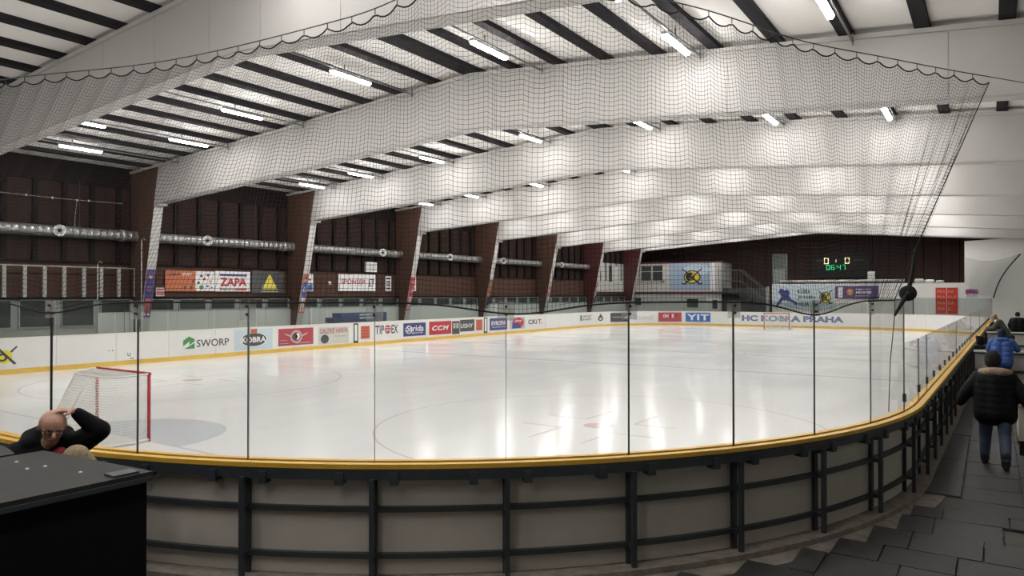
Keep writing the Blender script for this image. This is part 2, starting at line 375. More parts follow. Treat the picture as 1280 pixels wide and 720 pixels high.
# ---------------- roof frames
def rbot(x, last=False): 
    b = 7.90 if not last else 8.42
    return b - (0.063 * -x if x < 0 else 0.079 * x)
ORD = ['nearest', 'second', 'third', 'fourth', 'fifth', 'sixth', 'seventh', 'eighth', 'ninth']
for k, y in enumerate(FRAMES):
    last = k == len(FRAMES) - 1
    T = 0.42
    tops = {0: 'white roof beam above the walkway behind the glass corner', 1: 'white roof beam crossing above the near goal, behind the net rope',
            2: 'white roof beam whose brown column stands left of the stone-coloured ZAPA banner'}
    lab = ['white roof frame spanning the hall over the near walkway', 'white roof frame crossing just above the net with no column in view',
           'white roof frame with brown column beside the ZAPA beton banner', 'white roof frame with brown column between yellow triangle and SPONSER banner',
           'white roof frame with brown column just past the SPONSER banner', 'white roof frame with fourth brown column counted from the ZAPA banner',
           'white roof frame with fifth brown column counted from the ZAPA banner', 'white roof frame with brown column where the white clubhouse begins',
           'white roof frame with maroon column standing before the clubhouse window'][k]
    root = thing('portal_frame', lab, 'roof frame', (0, y, 0), kind='structure')
    mb = MB()
    xs = [-17.9, 0.0, 17.3]
    # rafter body
    poly = [(-17.62, y, roofz(-17.62)), (0, y, roofz(0)), (17.1, y, roofz(17.1)), (17.4, y, rbot(17.4, last)), (0, y, rbot(0, last)), (-17.92, y, rbot(-17.92, last))]
    mb.prism([poly[0], poly[1], poly[4], poly[5]], (0, T, 0)); mb.prism([poly[1], poly[2], poly[3], poly[4]], (0, T, 0))
    mb.build('rafter', WHITEC, root)
    # cladding panels on both faces, each its own piece with an open joint
    edges = [-17.5, -15.1, -12.7, -10.3, -7.9, -5.5, -3.1, -0.9, 0.9, 3.3, 5.7, 8.1, 10.5, 12.9, 15.3, 17.0]
    for i in range(len(edges)-1):
        a, b = edges[i] + 0.007, edges[i+1] - 0.007
        for (ya, yb) in ((y - 0.022, y),) + (((y + T, y + T + 0.022),) if k < 4 else ()):
            p = MB()
            cols = [a, 0.0, b] if a < 0 < b else [a, b]
            for c0, c1 in zip(cols[:-1], cols[1:]):
                p.hexa([(c0,ya,rbot(c0,last)+0.03),(c1,ya,rbot(c1,last)+0.03),(c1,yb,rbot(c1,last)+0.03),(c0,yb,rbot(c0,last)+0.03)],
                       [(c0,ya,roofz(c0)-0.13),(c1,ya,roofz(c1)-0.13),(c1,yb,roofz(c1)-0.13),(c0,yb,roofz(c0)-0.13)])
            p.build('cladding_panel', WHITEC, root)
    t = MB()
    for c0, c1 in ((-20.0, 0.0), (0.0, 17.1)):
        t.hexa([(c0,y-0.07,roofz(c0)-0.12),(c1,y-0.07,roofz(c1)-0.12),(c1,y,roofz(c1)-0.12),(c0,y,roofz(c0)-0.12)],
               [(c0,y-0.07,roofz(c0)-0.02),(c1,y-0.07,roofz(c1)-0.02),(c1,y,roofz(c1)-0.02),(c0,y,roofz(c0)-0.02)])
    t.build('top_flange', WHITEC, root)
    # columns: tapered web and white inner flange
    wm = MAROON if k >= 7 else BROWN2
    for side in (-1, 1):
        if side < 0: P4 = [(-20.0,FZ-0.05),(-19.38,FZ-0.05),(-17.65,roofz(-17.65)-0.1),(-20.0,roofz(-20)-0.1)]
        else: P4 = [(19.5,FZ-0.05),(18.9,FZ-0.05),(17.13,roofz(17.13)-0.1),(19.5,roofz(19.5)-0.1)]
        c = MB(); c.prism([(x, y+0.03, z) for x, z in P4], (0, T-0.06, 0)); c.build('column_web', wm, root)
        f = MB(); (x0,z0),(x1,z1) = P4[1], P4[2]
        zt = rbot(x1, last) + 0.05; xt = x0 + (x1-x0)*(zt-z0)/(z1-z0); g = 0.04 if side < 0 else -0.04
        f.hexa([(x0,y,z0),(x0+g,y,z0),(x0+g,y+T,z0),(x0,y+T,z0)], [(xt,y,zt),(xt+g,y,zt),(xt+g,y+T,zt),(xt,y+T,zt)])
        f.build('column_flange', WHITEC, root)
        kn = MB()   # knee plate closing web against rafter
        kn.prism([(x1, y-0.022, roofz(x1)-0.13), (xt, y-0.022, zt-0.05), (xt+ (0.45 if side < 0 else -0.45), y-0.022, rbot(xt+(0.45 if side<0 else -0.45), last)+0.03), (x1+(0.2 if side < 0 else -0.2), y-0.022, roofz(x1)-0.12)], (0,0.022,0))
        kn.build('knee_plate', WHITEC, root)
        g2 = MB(); sx = 1 if side < 0 else -1
        g2.box(min(xt+sx*0.02, xt+sx*0.34), max(xt+sx*0.02, xt+sx*0.34), y-0.03, y+T, zt-0.16, zt-0.03); g2.build('haunch_block', WHITEC, root)

# ---------------- ceiling: boards between purlins, each bay apart
PX = [1.55*i for i in range(-12, 13)]
ceil_root = thing('ceiling', 'pale boarded ceiling between dark purlins over the whole rink', 'ceiling', (0,0,0), kind='structure')
bays = [(YB, FRAMES[0])] + list(zip(FRAMES[:-1], FRAMES[1:])) + [(FRAMES[-1], YE + 3)]
roofing = MB()
for c0, c1 in ((XL-0.3, 0), (0, XR+0.3)):
    roofing.hexa([(c0,YB-0.3,roofz(c0)+0.2),(c1,YB-0.3,roofz(c1)+0.2),(c1,YE+4,roofz(c1)+0.2),(c0,YE+4,roofz(c0)+0.2)],
                 [(c0,YB-0.3,roofz(c0)+0.3),(c1,YB-0.3,roofz(c1)+0.3),(c1,YE+4,roofz(c1)+0.3),(c0,YE+4,roofz(c0)+0.3)])
roofing.build('roof_deck', DBROWN, ceil_root)
for bi, (ya, yb) in enumerate(bays):
    full = 1 <= bi <= 3
    for i, x in enumerate(PX):
        w = 0.30 if x else 0.62
        if bi <= 6 or i % 2 == 0 or True:
            p = MB(); h = 0.13
            x0, x1 = x - w/2, x + w/2
            p.hexa([(x0,ya,roofz(x0)),(x1,ya,roofz(x1)),(x1,yb,roofz(x1)),(x0,yb,roofz(x0))], [(x0,ya,roofz(x0)+h),(x1,ya,roofz(x1)+h),(x1,yb,roofz(x1)+h),(x0,yb,roofz(x0)+h)])
            p.build('purlin', PURL, ceil_root)
    lim = [XL] + PX + [XR]
    for i in range(len(lim)-1):
        a, b = lim[i], lim[i+1]
        if b - a < 0.1: continue
        cuts = [ya, (ya+yb)/2 + (0.6 if i % 2 else -0.6), yb] if (full and i < 25) else [ya, yb]
        for c0, c1 in zip(cuts[:-1], cuts[1:]):
            p = MB(); e = 0.006
            p.hexa([(a+e,c0+e,roofz(a)+0.13),(b-e,c0+e,roofz(b)+0.13),(b-e,c1-e,roofz(b)+0.13),(a+e,c1-e,roofz(a)+0.13)], [(a+e,c0+e,roofz(a)+0.18),(b-e,c0+e,roofz(b)+0.18),(b-e,c1-e,roofz(b)+0.18),(a+e,c1-e,roofz(a)+0.18)])
            p.build('ceiling_panel', CEILM, ceil_root)

# ---------------- walls
wl = thing('wall_left', 'dark brown boarded long wall behind the columns', 'wall', (XL,0,0), kind='structure')
b = MB(); b.box(XL-0.3, XL-0.06, YB, YE+3, -0.1, 8.7); b.build('wall_core', DBROWN, wl)
for bi, (ya, yb) in enumerate(bays):
    ya2 = ya + (0.42 if bi else 0); L = yb - ya2
    if bi == len(bays)-1: continue
    b = MB(); b.box(XL-0.06, XL-0.02, ya2, yb, 2.5, 4.03); b.build('fascia_panel', BROWN3, wl)
    b = MB(); b.box(XL-0.06, XL+0.06, ya2, yb, 4.03, 4.10); b.build('ledge', DBROWN, wl)
    b = MB(); b.box(XL-0.06, XL+0.05, ya2, yb, 7.55, 8.35); b.build('header', DBROWN, wl)
    ns = 7; st = [ya2 + L*(i+0.5)/ns for i in range(ns)]
    for s in st:
        b = MB(); b.box(XL-0.06, XL+0.1, s-0.1, s+0.1, 4.1, 7.55); b.build('stud', DBROWN, wl)
    ed = [ya2] + st + [yb]
    for a0, a1 in zip(ed[:-1], ed[1:]):
        b = MB(); b.box(XL-0.06, XL-0.03, a0+0.02, a1-0.02, 4.12, 7.53); b.build('wall_panel', BROWN, wl)
    # lower wall: pale partition panels with a strip of windows above
    lo = MB(); lo.box(XL-0.06, XL+0.25, ya2, yb, FZ, 2.45); lo.build('lower_wall', GREYW, wl)
    lo = MB(); lo.box(XL-0.06, XL+0.36, ya2, yb, 2.45, 2.55); lo.build('sill', DBROWN if bi > 1 else GREYW, wl)
    nwn = 5
    for i in range(nwn):
        a0 = ya2 + L*i/nwn + 0.12; a1 = ya2 + L*(i+1)/nwn - 0.12
        w = MB(); w.box(XL+0.25, XL+0.275, a0+0.05, a1-0.05, 1.92 if bi != 2 else 1.3, 2.40); w.build('window_pane', DARKWIN, wl)
        w = MB()
        zb_ = 1.87 if bi != 2 else 1.25
        for q in ((a0,a0+0.05,zb_,2.44),(a1-0.05,a1,zb_,2.44)): w.box(XL+0.25, XL+0.31, q[0], q[1], q[2], q[3])
        w.box(XL+0.25, XL+0.31, a0, a1, 2.40, 2.44); w.box(XL+0.25, XL+0.31, a0, a1, zb_, zb_+0.05); w.build('window_frame', GREYW, wl)
        if bi >= 3 or (bi == 2 and i >= 4):
            p = MB(); p.box(XL+0.25, XL+0.34, a0-0.115, a1+0.115, FZ, 1.84); p.build('partition_panel', PALE, wl)
wr = MB(); wr.box(XR, XR+0.3, YB, YE+3, -0.1, 8.3); tag(wr.build('wall_right', GREYW), 'plain grey long wall behind the walkway', 'wall', kind='structure')
wbk = MB(); wbk.box(XL-0.3, XR+0.3, YB-0.3, YB, -0.1, 9.9); tag(wbk.build('wall_back', BROWN), 'brown end wall behind the viewer', 'wall', kind='structure')

# ---------------- far end
we = thing('wall_end', 'dark brown panelled end wall carrying the scoreboard', 'wall', (0, YE+2.4, 0), kind='structure')
b = MB(); b.box(XL-0.3, XR+0.3, YE+2.46, YE+2.8, -0.1, 9.9); b.build('wall_core', DBROWN, we)
x = XL
while x < XR - 0.1:
    x2 = min(x + 1.42, XR); b = MB(); b.box(x+0.03, x2-0.03, YE+2.41, YE+2.46, 0, 9.5); b.build('wall_panel', BROWN4, we); x = x2
YW = 57.0
lw = thing('wall_end_low', 'white low wall with banners behind the far boards', 'wall', (5, YW, 0), kind='structure')
for i, (a, c) in enumerate(((-2.15,1.4),(1.4,4.9),(4.9,8.5),(8.5,11.95))):
    b = MB(); b.box(a+0.01, c-0.01, YW, YW+0.25, FZ-0.02, 3.50); b.build('wall_panel', WHITE, lw)
b = MB(); b.box(-2.7, 11.95, YW+0.25, YW+9.0, 3.36, 3.46); b.build('gallery_floor', DBROWN, lw)
b = MB(); b.box(-2.15, 11.95, YW-0.02, YW+0.27, 3.50, 3.55); b.build('coping', WHITE, lw)
b = MB(); b.box(-2.7, -2.45, YW+0.25, YE+2.4, FZ, 3.36); b.build('return_wall', GREYW, lw)
rw = MB(); rw.prism([(11.95,YW,FZ),(XR,YW,FZ),(XR,YW,7.0),(11.95,YW,6.68)], (0,0.25,0)); tag(rw.build('wall_end_white', WHITE), 'plain white tall wall beside the scoreboard wall', 'wall', kind='structure')

# clubhouse in the far corner
CLUB = M('clubhouse_dimmed', (0.52, 0.51, 0.48), 0.6, var=0.06, scale=1)  # white wall greyed, its dimness put into the colour
ch = thing('wall_clubhouse', 'white clubhouse storey with window above a dark red ledge', 'wall', (-15, 66, 0), kind='structure')
b = MB(); b.box(XL, -9.35, 66.0, YE+2.4, 2.95, 5.95); b.build('upper_wall', CLUB, ch)
b = MB(); b.box(XL-0.05, XL+0.08, 57.0, 65.2, 2.95, 5.95); b.build('side_wall', CLUB, ch)
b = MB(); b.box(XL, -9.2, 65.85, YE+2.4, 2.72, 2.95); b.build('ledge', MAROON, ch)
b = MB(); b.box(XL, -9.2, 65.95, YE+2.4, 5.95, 6.10); b.build('cornice', MAROON, ch)
for i in range(5):
    a = XL + (-9.35 - XL)*i/5; c = XL + (-9.35 - XL)*(i+1)/5
    b = MB(); b.box(a+0.02, c-0.02, 66.0, 66.2, FZ, 2.72); b.build('lower_panel', PALE, ch)
for a, c, z0, z1 in ((-18.9,-18.2,1.5,2.3),(-13.0,-11.8,1.3,2.2),(-10.3,-9.8,1.2,2.1)):
    b = MB(); b.box(a, c, 65.96, 66.0, z0, z1); b.build('hatch', DARKWIN, ch)
w = thing('window_1', 'two-pane dark window in the white clubhouse wall', 'window', (-16.9, 66, 4.9), kind='structure')
for a, c in ((-18.15,-17.0),(-16.85,-15.7)):
    b = MB(); b.box(a, c, 65.97, 66.0, 4.15, 5.75); b.build('pane', DARKWIN, w)
b = MB()
for a, c in ((-18.3,-18.15),(-17.0,-16.85),(-15.7,-15.55)): b.box(a, c, 65.92, 66.0, 4.0, 5.9)
b.box(-18.3,-15.55,65.92,66.0,4.0,4.15); b.box(-18.3,-15.55,65.92,66.0,5.75,5.9); b.box(-18.15,-15.7,65.94,66.0,5.1,5.16)
b.build('window_frame', WHITEC, w)
w = thing('window_2', 'narrow dark window slit in the white side wall', 'window', (XL+0.1, 62, 4.9), kind='structure')
b = MB(); b.box(XL+0.08, XL+0.11, 61.6, 62.3, 4.0, 5.7); b.build('pane', DARKWIN, w)
b = MB(); b.box(XL+0.08, XL+0.14, 62.3, 63.6, 4.0, 5.7); b.build('shutter', PALE, w)

# ------------------------------------------------------------------ BOARDS
SEAM0, STEP = 6.01, 1.13
near_seams = [SEAM0 + STEP*i for i in range(-13, 46)]          # near end, near corner, walkway side
near_seams = [s for s in near_seams if s < 58.4]
boards = thing('rink_boards', 'white rink boards with yellow kick strip running round the ice', 'boards', (0, 24.6, 0))
far_s = [58.4 + (TOT + near_seams[0] - 58.4) * i / 42 for i in range(43)]
for a, c in list(zip(near_seams[:-1], near_seams[1:])) + [(near_seams[-1], 58.4)] + list(zip(far_s[:-1], far_s[1:])):
    b = MB(); strip(b, a+0.006, c-0.006, 0.0, 0.02, 0.14, 1.18); b.build('board_panel', BOARDW, boards)
for a, c in ((near_seams[0], 20.0), (20.0, 58.4), (58.4, 80.0), (80.0, 110.0), (110.0, TOT + near_seams[0])):
    b = MB(); strip(b, a, c, -0.012, 0.02, 0.0, 0.17); b.build('kick_strip', KICK, boards)
for a, c in ((near_seams[0], 58.4),):
    b = MB(); strip(b, a, c, -0.02, 0.052, 1.18, 1.215); b.build('cap_rail', YELLOW, boards)
    b = MB(); strip(b, a, c, 0.075, 0.15, 1.165, 1.205); b.build('cap_rail', YELLOW, boards)
    b = MB(); strip(b, a, c, 0.052, 0.075, 1.16, 1.20); b.build('glass_channel', BLACK, boards)
    b = MB(); strip(b, a, c, 0.03, 0.15, 1.135, 1.16); b.build('top_channel', STEEL, boards)
    b = MB(); strip(b, a, c, 0.10, 0.15, 1.07, 1.135); b.build('top_channel', STEEL, boards)
for a, c in ((58.4, 95.0), (95.0, TOT + near_seams[0])):
    b = MB(); strip(b, a, c, -0.02, 0.16, 1.18, 1.215); b.build('cap_rail', M('cap_cream', (0.74,0.70,0.60),0.4), boards)
# backing sheets and steel frame towards the walkway
for a, c in zip(near_seams[:-1], near_seams[1:]):
    b = MB(); strip(b, a+0.012, c-0.012, 0.022, 0.045, 0.23, 1.14); b.build('backing_sheet', BEIGE, boards)
    for z0, z1 in ((0.78,0.826),(0.38,0.426)):
        b = MB(); strip(b, a+0.02, c-0.02, 0.05, 0.095, z0, z1); b.build('rail', STEEL, boards)
def vpost(s, o0, o1, w, z0, z1):
    b = MB(); t = tang(s); p0 = at(s, o0); p1 = at(s, o1); w = t * w / 2
    b.hexa([p0-w+Vector((0,0,z0)), p0+w+Vector((0,0,z0)), p1+w+Vector((0,0,z0)), p1-w+Vector((0,0,z0))],
           [p0-w+Vector((0,0,z1)), p0+w+Vector((0,0,z1)), p1+w+Vector((0,0,z1)), p1-w+Vector((0,0,z1))])
    return b
for i, s in enumerate(near_seams):
    vpost(s, 0.045, 0.085, 0.05, 0.2, 1.14).build('post', STEEL, boards)
    b = vpost(s, 0.15, 0.19, 0.042, 0.17, 1.08)
    b.build('post', STEEL, boards)
    for z in (1.05, 0.80, 0.40):
        vpost(s, 0.085, 0.15, 0.035, z-0.02, z+0.02).build('tie', STEEL, boards)
    if s < 20:
        for ds in (-0.28, 0.18):
            vpost(s+ds, 0.06, 0.175, 0.07, 1.03, 1.135).build('bracket', STEEL, boards)
# concrete kerb below the frame
b = MB(); strip(b, near_seams[0], 58.4, 0.021, 0.235, 0.0, 0.225); strip(b, near_seams[0], 58.4, 0.24, 0.46, 0.0, 0.172)
kerb = b.build('kerb', CONC); tag(kerb, 'dirty stained concrete kerb under the boards beside the mats', 'kerb', kind='structure')

# ------------------------------------------------------------------ GLASS
GT = 2.605; GT2 = 2.06
gs = thing('glass_screen', 'tall clear glass screen on the near boards along corner and walkway', 'glass screen', (12.8, 3.9, 1.2))
for i, (a, c) in enumerate(zip(near_seams[:-1], near_seams[1:])):
    b = MB(); strip(b, a+0.006, c-0.006, 0.058, 0.070, 1.17, GT if c < 16.3 else GT2); b.build('pane', GLASS3 if abs(a - 15.05) < 0.1 else GLASS, gs)
GASK = {13: (0.016, BLACK), 14: (0.010, M('grey_gasket', (0.06,0.06,0.06), 0.4)), 15: (0.011, M('pale_gasket', (0.22,0.22,0.21), 0.4)), 16: (0.004, M('pale_gasket', (0.22,0.22,0.21))), 17: (0.004, M('pale_gasket', (0.22,0.22,0.21))), 18: (0.011, BLACK), 19: (0.012, BLACK), 20: (0.006, BLACK)}
for i, s in enumerate(near_seams):
    w, mt = GASK.get(i, (0.006, M('pale_gasket', (0.22,0.22,0.21))))
    if s > 17.5 and i % 6: continue
    vpost(s, 0.056, 0.072, w, 1.2, GT if s < 16.3 else GT2).build('gasket', mt, gs)
PLATE = bpy.data.materials.new('clip_plastic'); PLATE.use_nodes = True
_n = PLATE.node_tree.nodes; _p = _n['Principled BSDF']; _p.inputs['Base Color'].default_value = (0.8,0.8,0.78,1); _p.inputs['Alpha'].default_value = 0.28; _p.inputs['Roughness'].default_value = 0.5
for s in near_seams:
    if 3.5 < s < 16:
        vpost(s, 0.074, 0.080, 0.15, GT-0.17, GT-0.005).build('clip_plate', PLATE, gs)
        for z in (GT-0.05, GT-0.12):
            b = MB(); p = at(s, 0.08, z); q = at(s, 0.10, z); b.lathe([(0.012,0),(0.012,0.02)], p, q-p, 10); b.build('bolt', BLACK, gs)
    elif s >= 16:
        vpost(s, 0.05, 0.085, 0.03, 1.33, 1.43).build('clip', STEEL, gs)
gf = thing('glass_screen', 'tinted glass screen on the far boards along the players side', 'glass screen', (-13.8, 24, 1.2))
for a, c in zip(far_s[:-1], far_s[1:]):
    mid = ((a+c)/2) % TOT
    if 71.0 < mid < 82.9 : zt = 2.0
    else: zt = 2.42
    b = MB(); strip(b, a+0.012, c-0.012, 0.06, 0.072, 1.2, zt); b.build('pane', GLASS2, gf)

# ------------------------------------------------------------------ SAFETY NET
def crom(pts, t):
    n = len(pts) - 1; x = max(0.0, min(n - 1e-6, t * n)); i = int(x); f = x - i
    p0, p1, p2, p3 = pts[max(i-1,0)], pts[i], pts[i+1], pts[min(i+2,n)]
    return 0.5*((2*p1) + (p2-p0)*f + (2*p0-5*p1+4*p2-p3)*f*f + (3*p1-p0-3*p2+p3)*f*f*f)
NH = 5.42
TOPC = [Vector(p) for p in ((-7.5,-4.2),(-3.5,-4.15),(0.0,-3.75),(3.06,-3.2),(5.56,-2.45),(8.3,-2.2),(10.05,-2.25),(11.2,-0.72),(11.93,0.96),(12.6,2.06),(13.18,2.99),(13.64,3.68))]
ln = [0.0]; dense = [crom(TOPC, i/600) for i in range(601)]
for i in range(600): ln.append(ln[-1] + (dense[i+1]-dense[i]).length)
NETL = ln[-1]
def topc(d):
    import bisect
    i = min(max(bisect.bisect_right(ln, d) - 1, 0), 599); f = (d - ln[i]) / max(ln[i+1]-ln[i], 1e-9)
    return dense[i] + (dense[i+1]-dense[i]) * f
SB0, SB1 = -7.4, 15.75      # where the lower edge runs along the glass
HOOK = 0.335
NMAP = []
_s = SB0
for i in range(241):
    t = topc(NETL*i/240); best = min((( (at(_s + j*0.02) - Vector((t.x, t.y, 0))).length, _s + j*0.02) for j in range(0, 60)), key=lambda q: q[0]); _s = best[1]; NMAP.append(_s)
def net_s(d):
    x = min(max(d / NETL * 240, 0), 239.999); i = int(x); sb = NMAP[i] + (NMAP[i+1]-NMAP[i])*(x-i)
    w = max(0.0, 1 - (NETL - d)/3.2); w = w*w*(3-2*w)
    return sb - w * (NMAP[-1] - SB1)
DIPS = [(s, a) for s, a in ((6.01, .11), (10.53+0.1, .10), (13.9, .14), (1.5, .1), (-3, .1))]
def net_pt(d, v):
    t = topc(d); u = d / NETL
    sb = net_s(d)
    zb = GT - 0.015
    for s, a in DIPS: zb -= a * math.exp(-((sb - s)/0.55)**2)
    bt = at(sb, 0.09)
    ph = (d / HOOK) % 1.0
    sag = 0.065 * 4*ph*(1-ph)
    w = v
    p = Vector((t.x, t.y)) * (1-w) + Vector((bt.x, bt.y)) * w
    # folds below each hook, gathering at the free edge
    nrm = Vector((bt.y - at(sb+0.1).y, at(sb+0.1).x - bt.x)); 
    if nrm.length > 0: nrm.normalize()
    fold = (0.02*math.cos(math.pi*d/HOOK) + 0.02*math.sin(d*1.7+v*2)) * math.sin(math.pi*min(1, v*1.02)) 
    edge = max(0.0, 1 - (NETL - d)/1.2)
    fold += 0.06*edge*math.sin(d*26) * min(1, v*2)
    p += nrm * fold
    z = (NH - 0.05) * (1-v) + zb * v - sag * (1 - 0.75*v) * (1 - v**3)
    return Vector((p.x, p.y, z))
net = thing('safety_net', 'black safety netting hung from a wire above the near glass corner', 'net', (12.0, 0, NH))
CELL = 0.043
nv = int(NETL / CELL); nr = int(2.85 / CELL)
mbn = MB()
def tri(mb, pts, r):
    vs = []; fs = []; m = len(pts)
    for i, p in enumerate(pts):
        d = (pts[min(i+1,m-1)] - pts[max(i-1,0)]).normalized()
        a = d.cross(Vector((0.3,0.8,0.52))).normalized() * r; b = d.cross(a)
        vs += [p + a, p - a*0.5 + b*0.866, p - a*0.5 - b*0.866]
    for i in range(m-1):
        for k in range(3): fs.append((i*3+k, i*3+(k+1) % 3, i*3+3+(k+1) % 3, i*3+3+k))
    mb.add(vs, fs)
for i in range(nv+1):
    d = NETL * i / nv
    tri(mbn, [net_pt(d, j/12) for j in range(13)], 0.0017)
nh = nv // 2
for j in range(1, nr):
    tri(mbn, [net_pt(NETL*i/nh, j/nr) for i in range(nh+1)], 0.0017)
o = mbn.build('netting', NETB, net, fix=False); o['kind'] = 'stuff'
b = MB(); b.tube([Vector((*topc(NETL*i/120), NH)) for i in range(121)], 0.006, 6); b.build('support_wire', STEEL, net, True)
b = MB(); b.tube([Vector((13.64,3.68,NH)), Vector((14.6,5.2,NH+0.02)), Vector((17.5,10.6,NH+0.1))], 0.005, 6); b.build('support_wire', STEEL, net)
b = MB(); b.tube([net_pt(NETL*i/420, 0) for i in range(421)], 0.008, 5); b.build('top_rope', NETB, net, True)
b = MB(); b.tube([net_pt(NETL*i/200, 1) for i in range(201)], 0.008, 5); b.build('bottom_rope', NETB, net, True)
b = MB(); b.tube([net_pt(NETL, j/24) for j in range(25)], 0.006, 6); b.build('edge_rope', NETB, net, True)
k = 0
while k*HOOK < NETL:
    t = topc(k*HOOK); b = MB(); b.tube([(t.x, t.y, NH+0.006), (t.x, t.y, NH-0.055)], 0.005, 5); b.build('hook', STEEL, net); k += 1
# gathered end of the net tied down beside the glass, with the round weight hanging on it
e1 = net_pt(NETL, 0.78); e2 = at(15.86, 0.19, GT + 0.07); e3 = at(15.5, 0.16, 2.42)
b = MB(); b.tube([e1, e1.lerp(e2, 0.5) + Vector((0.01,0.02,0)), e2, e3], [0.014, 0.024, 0.028, 0.014], 8); b.build('gathered_end', NETB, net, True)
b = MB(); b.tube([e3, at(15.47, 0.12, 1.9), at(15.44, 0.11, 1.3)], 0.005, 5); b.build('tie_rope', NETB, net)
rl = thing('rope_reel', 'black round reel hanging on the gathered end of the net', 'reel', e2)
b = MB(); n_ = (Vector(cam.location) - e2).normalized()
b.lathe([(0.02,-0.045),(0.088,-0.04),(0.094,-0.034),(0.094,-0.022),(0.088,-0.015),(0.072,-0.015),(0.072,0.015),(0.088,0.015),(0.094,0.022),(0.094,0.034),(0.088,0.04),(0.02,0.045)], e2, (0.2,-1,0.05), 24); b.build('drum', BLACK, rl, True)
b = MB(); b.lathe([(0.02,-0.055),(0.024,-0.05),(0.024,0.05),(0.02,0.055)], e2, (0.2,-1,0.05), 12); b.build('hub', STEEL, rl, True)

# ------------------------------------------------------------------ STRIP LIGHTS
DIFF = M('lamp_diffuser', (0.9,0.9,0.88), 0.4, emit=((1.0, 0.985, 0.965), LAMP))
rows = [(-16.1, 6.9), (-12.5, 9.2), (-7.9, 8.3), (-2.5, 8.2), (2.55, 8.35), (7.3, 9.5), (10.9, 8.0)]
LL = 1.62
me_house = MB(); me_house.hexa([(-0.09,-LL/2,-0.02),(0.09,-LL/2,-0.02),(0.09,LL/2,-0.02),(-0.09,LL/2,-0.02)], [(-0.05,-LL/2,0.05),(0.05,-LL/2,0.05),(0.05,LL/2,0.05),(-0.05,LL/2,0.05)])
me_house = me_house.mesh('housing', GALV)
me_diff = MB(); me_diff.hexa([(-0.05,-LL/2+0.04,-0.085),(0.05,-LL/2+0.04,-0.085),(0.05,LL/2-0.04,-0.085),(-0.05,LL/2-0.04,-0.085)], [(-0.08,-LL/2+0.03,-0.021),(0.08,-LL/2+0.03,-0.021),(0.08,LL/2-0.03,-0.021),(-0.08,LL/2-0.03,-0.021)])
me_diff = me_diff.mesh('diffuser', DIFF)
rown = ['over the brown wall', 'second from the brown wall', 'third from the brown wall', 'brown-wall side of the ridge', 'walkway side of the ridge', 'second from the walkway', 'over the walkway']
bayn = ['added in the unseen rearmost bay', 'bay over the walkway', 'bay over the near goal', 'second bay past the net', 'third bay past the net', 'fourth bay past the net', 'fifth bay past the net', 'sixth bay past the net', 'bay before the end wall']
me_rail = {}
for fi in range(-1, len(FRAMES)-1):  # lamps in the rearmost bay are unseen, added to brighten the near boards
    ya = FRAMES[fi] + 0.42 if fi >= 0 else YB + 0.1; yb = FRAMES[fi+1]
    for ri, (x, yf) in enumerate(rows):
        z = roofz(x) - 0.24
        if fi == 1: ys = (yf - 4.0, yf)
        else: ys = (yb - 5.6, yb - 1.55)
        midy = (ys[0]+ys[1])/2
        for li, yc in enumerate(ys):
            if fi == 0 and ri < 4 and li == 1: continue
            root = thing('strip_light', '%s fluorescent lamp, %s, %s' % (('nearer','further')[li], bayn[fi+1], rown[ri]), 'ceiling light', (x, yc, z), 'fluorescent strip lights under the roof')
            link('housing', me_house, root); link('diffuser', me_diff, root)
            r0, r1 = (ya+0.05, midy) if li == 0 else (midy, yb-0.08)
            key = (round(r0-yc,3), round(r1-yc,3))
            if key not in me_rail:
                mm = MB(); mm.box(0.1, 0.14, r0-yc, r1-yc, 0.03, 0.07)
                for dy in (-0.5, 0.5): mm.box(-0.03, 0.14, dy-0.015, dy+0.015, 0.05, 0.075)
                mm.box(0.11, 0.13, (r1-0.06-yc) if li else (r0+0.02-yc), (r1-0.02-yc) if li else (r0+0.06-yc), -0.05, 0.24)
                mm.box(0.11, 0.13, -0.4, -0.36, 0.05, 0.24)
                me_rail[key] = mm.mesh('rail', M('rail_grey',(0.20,0.20,0.20),0.5,0.3))
            link('rail', me_rail[key], root)

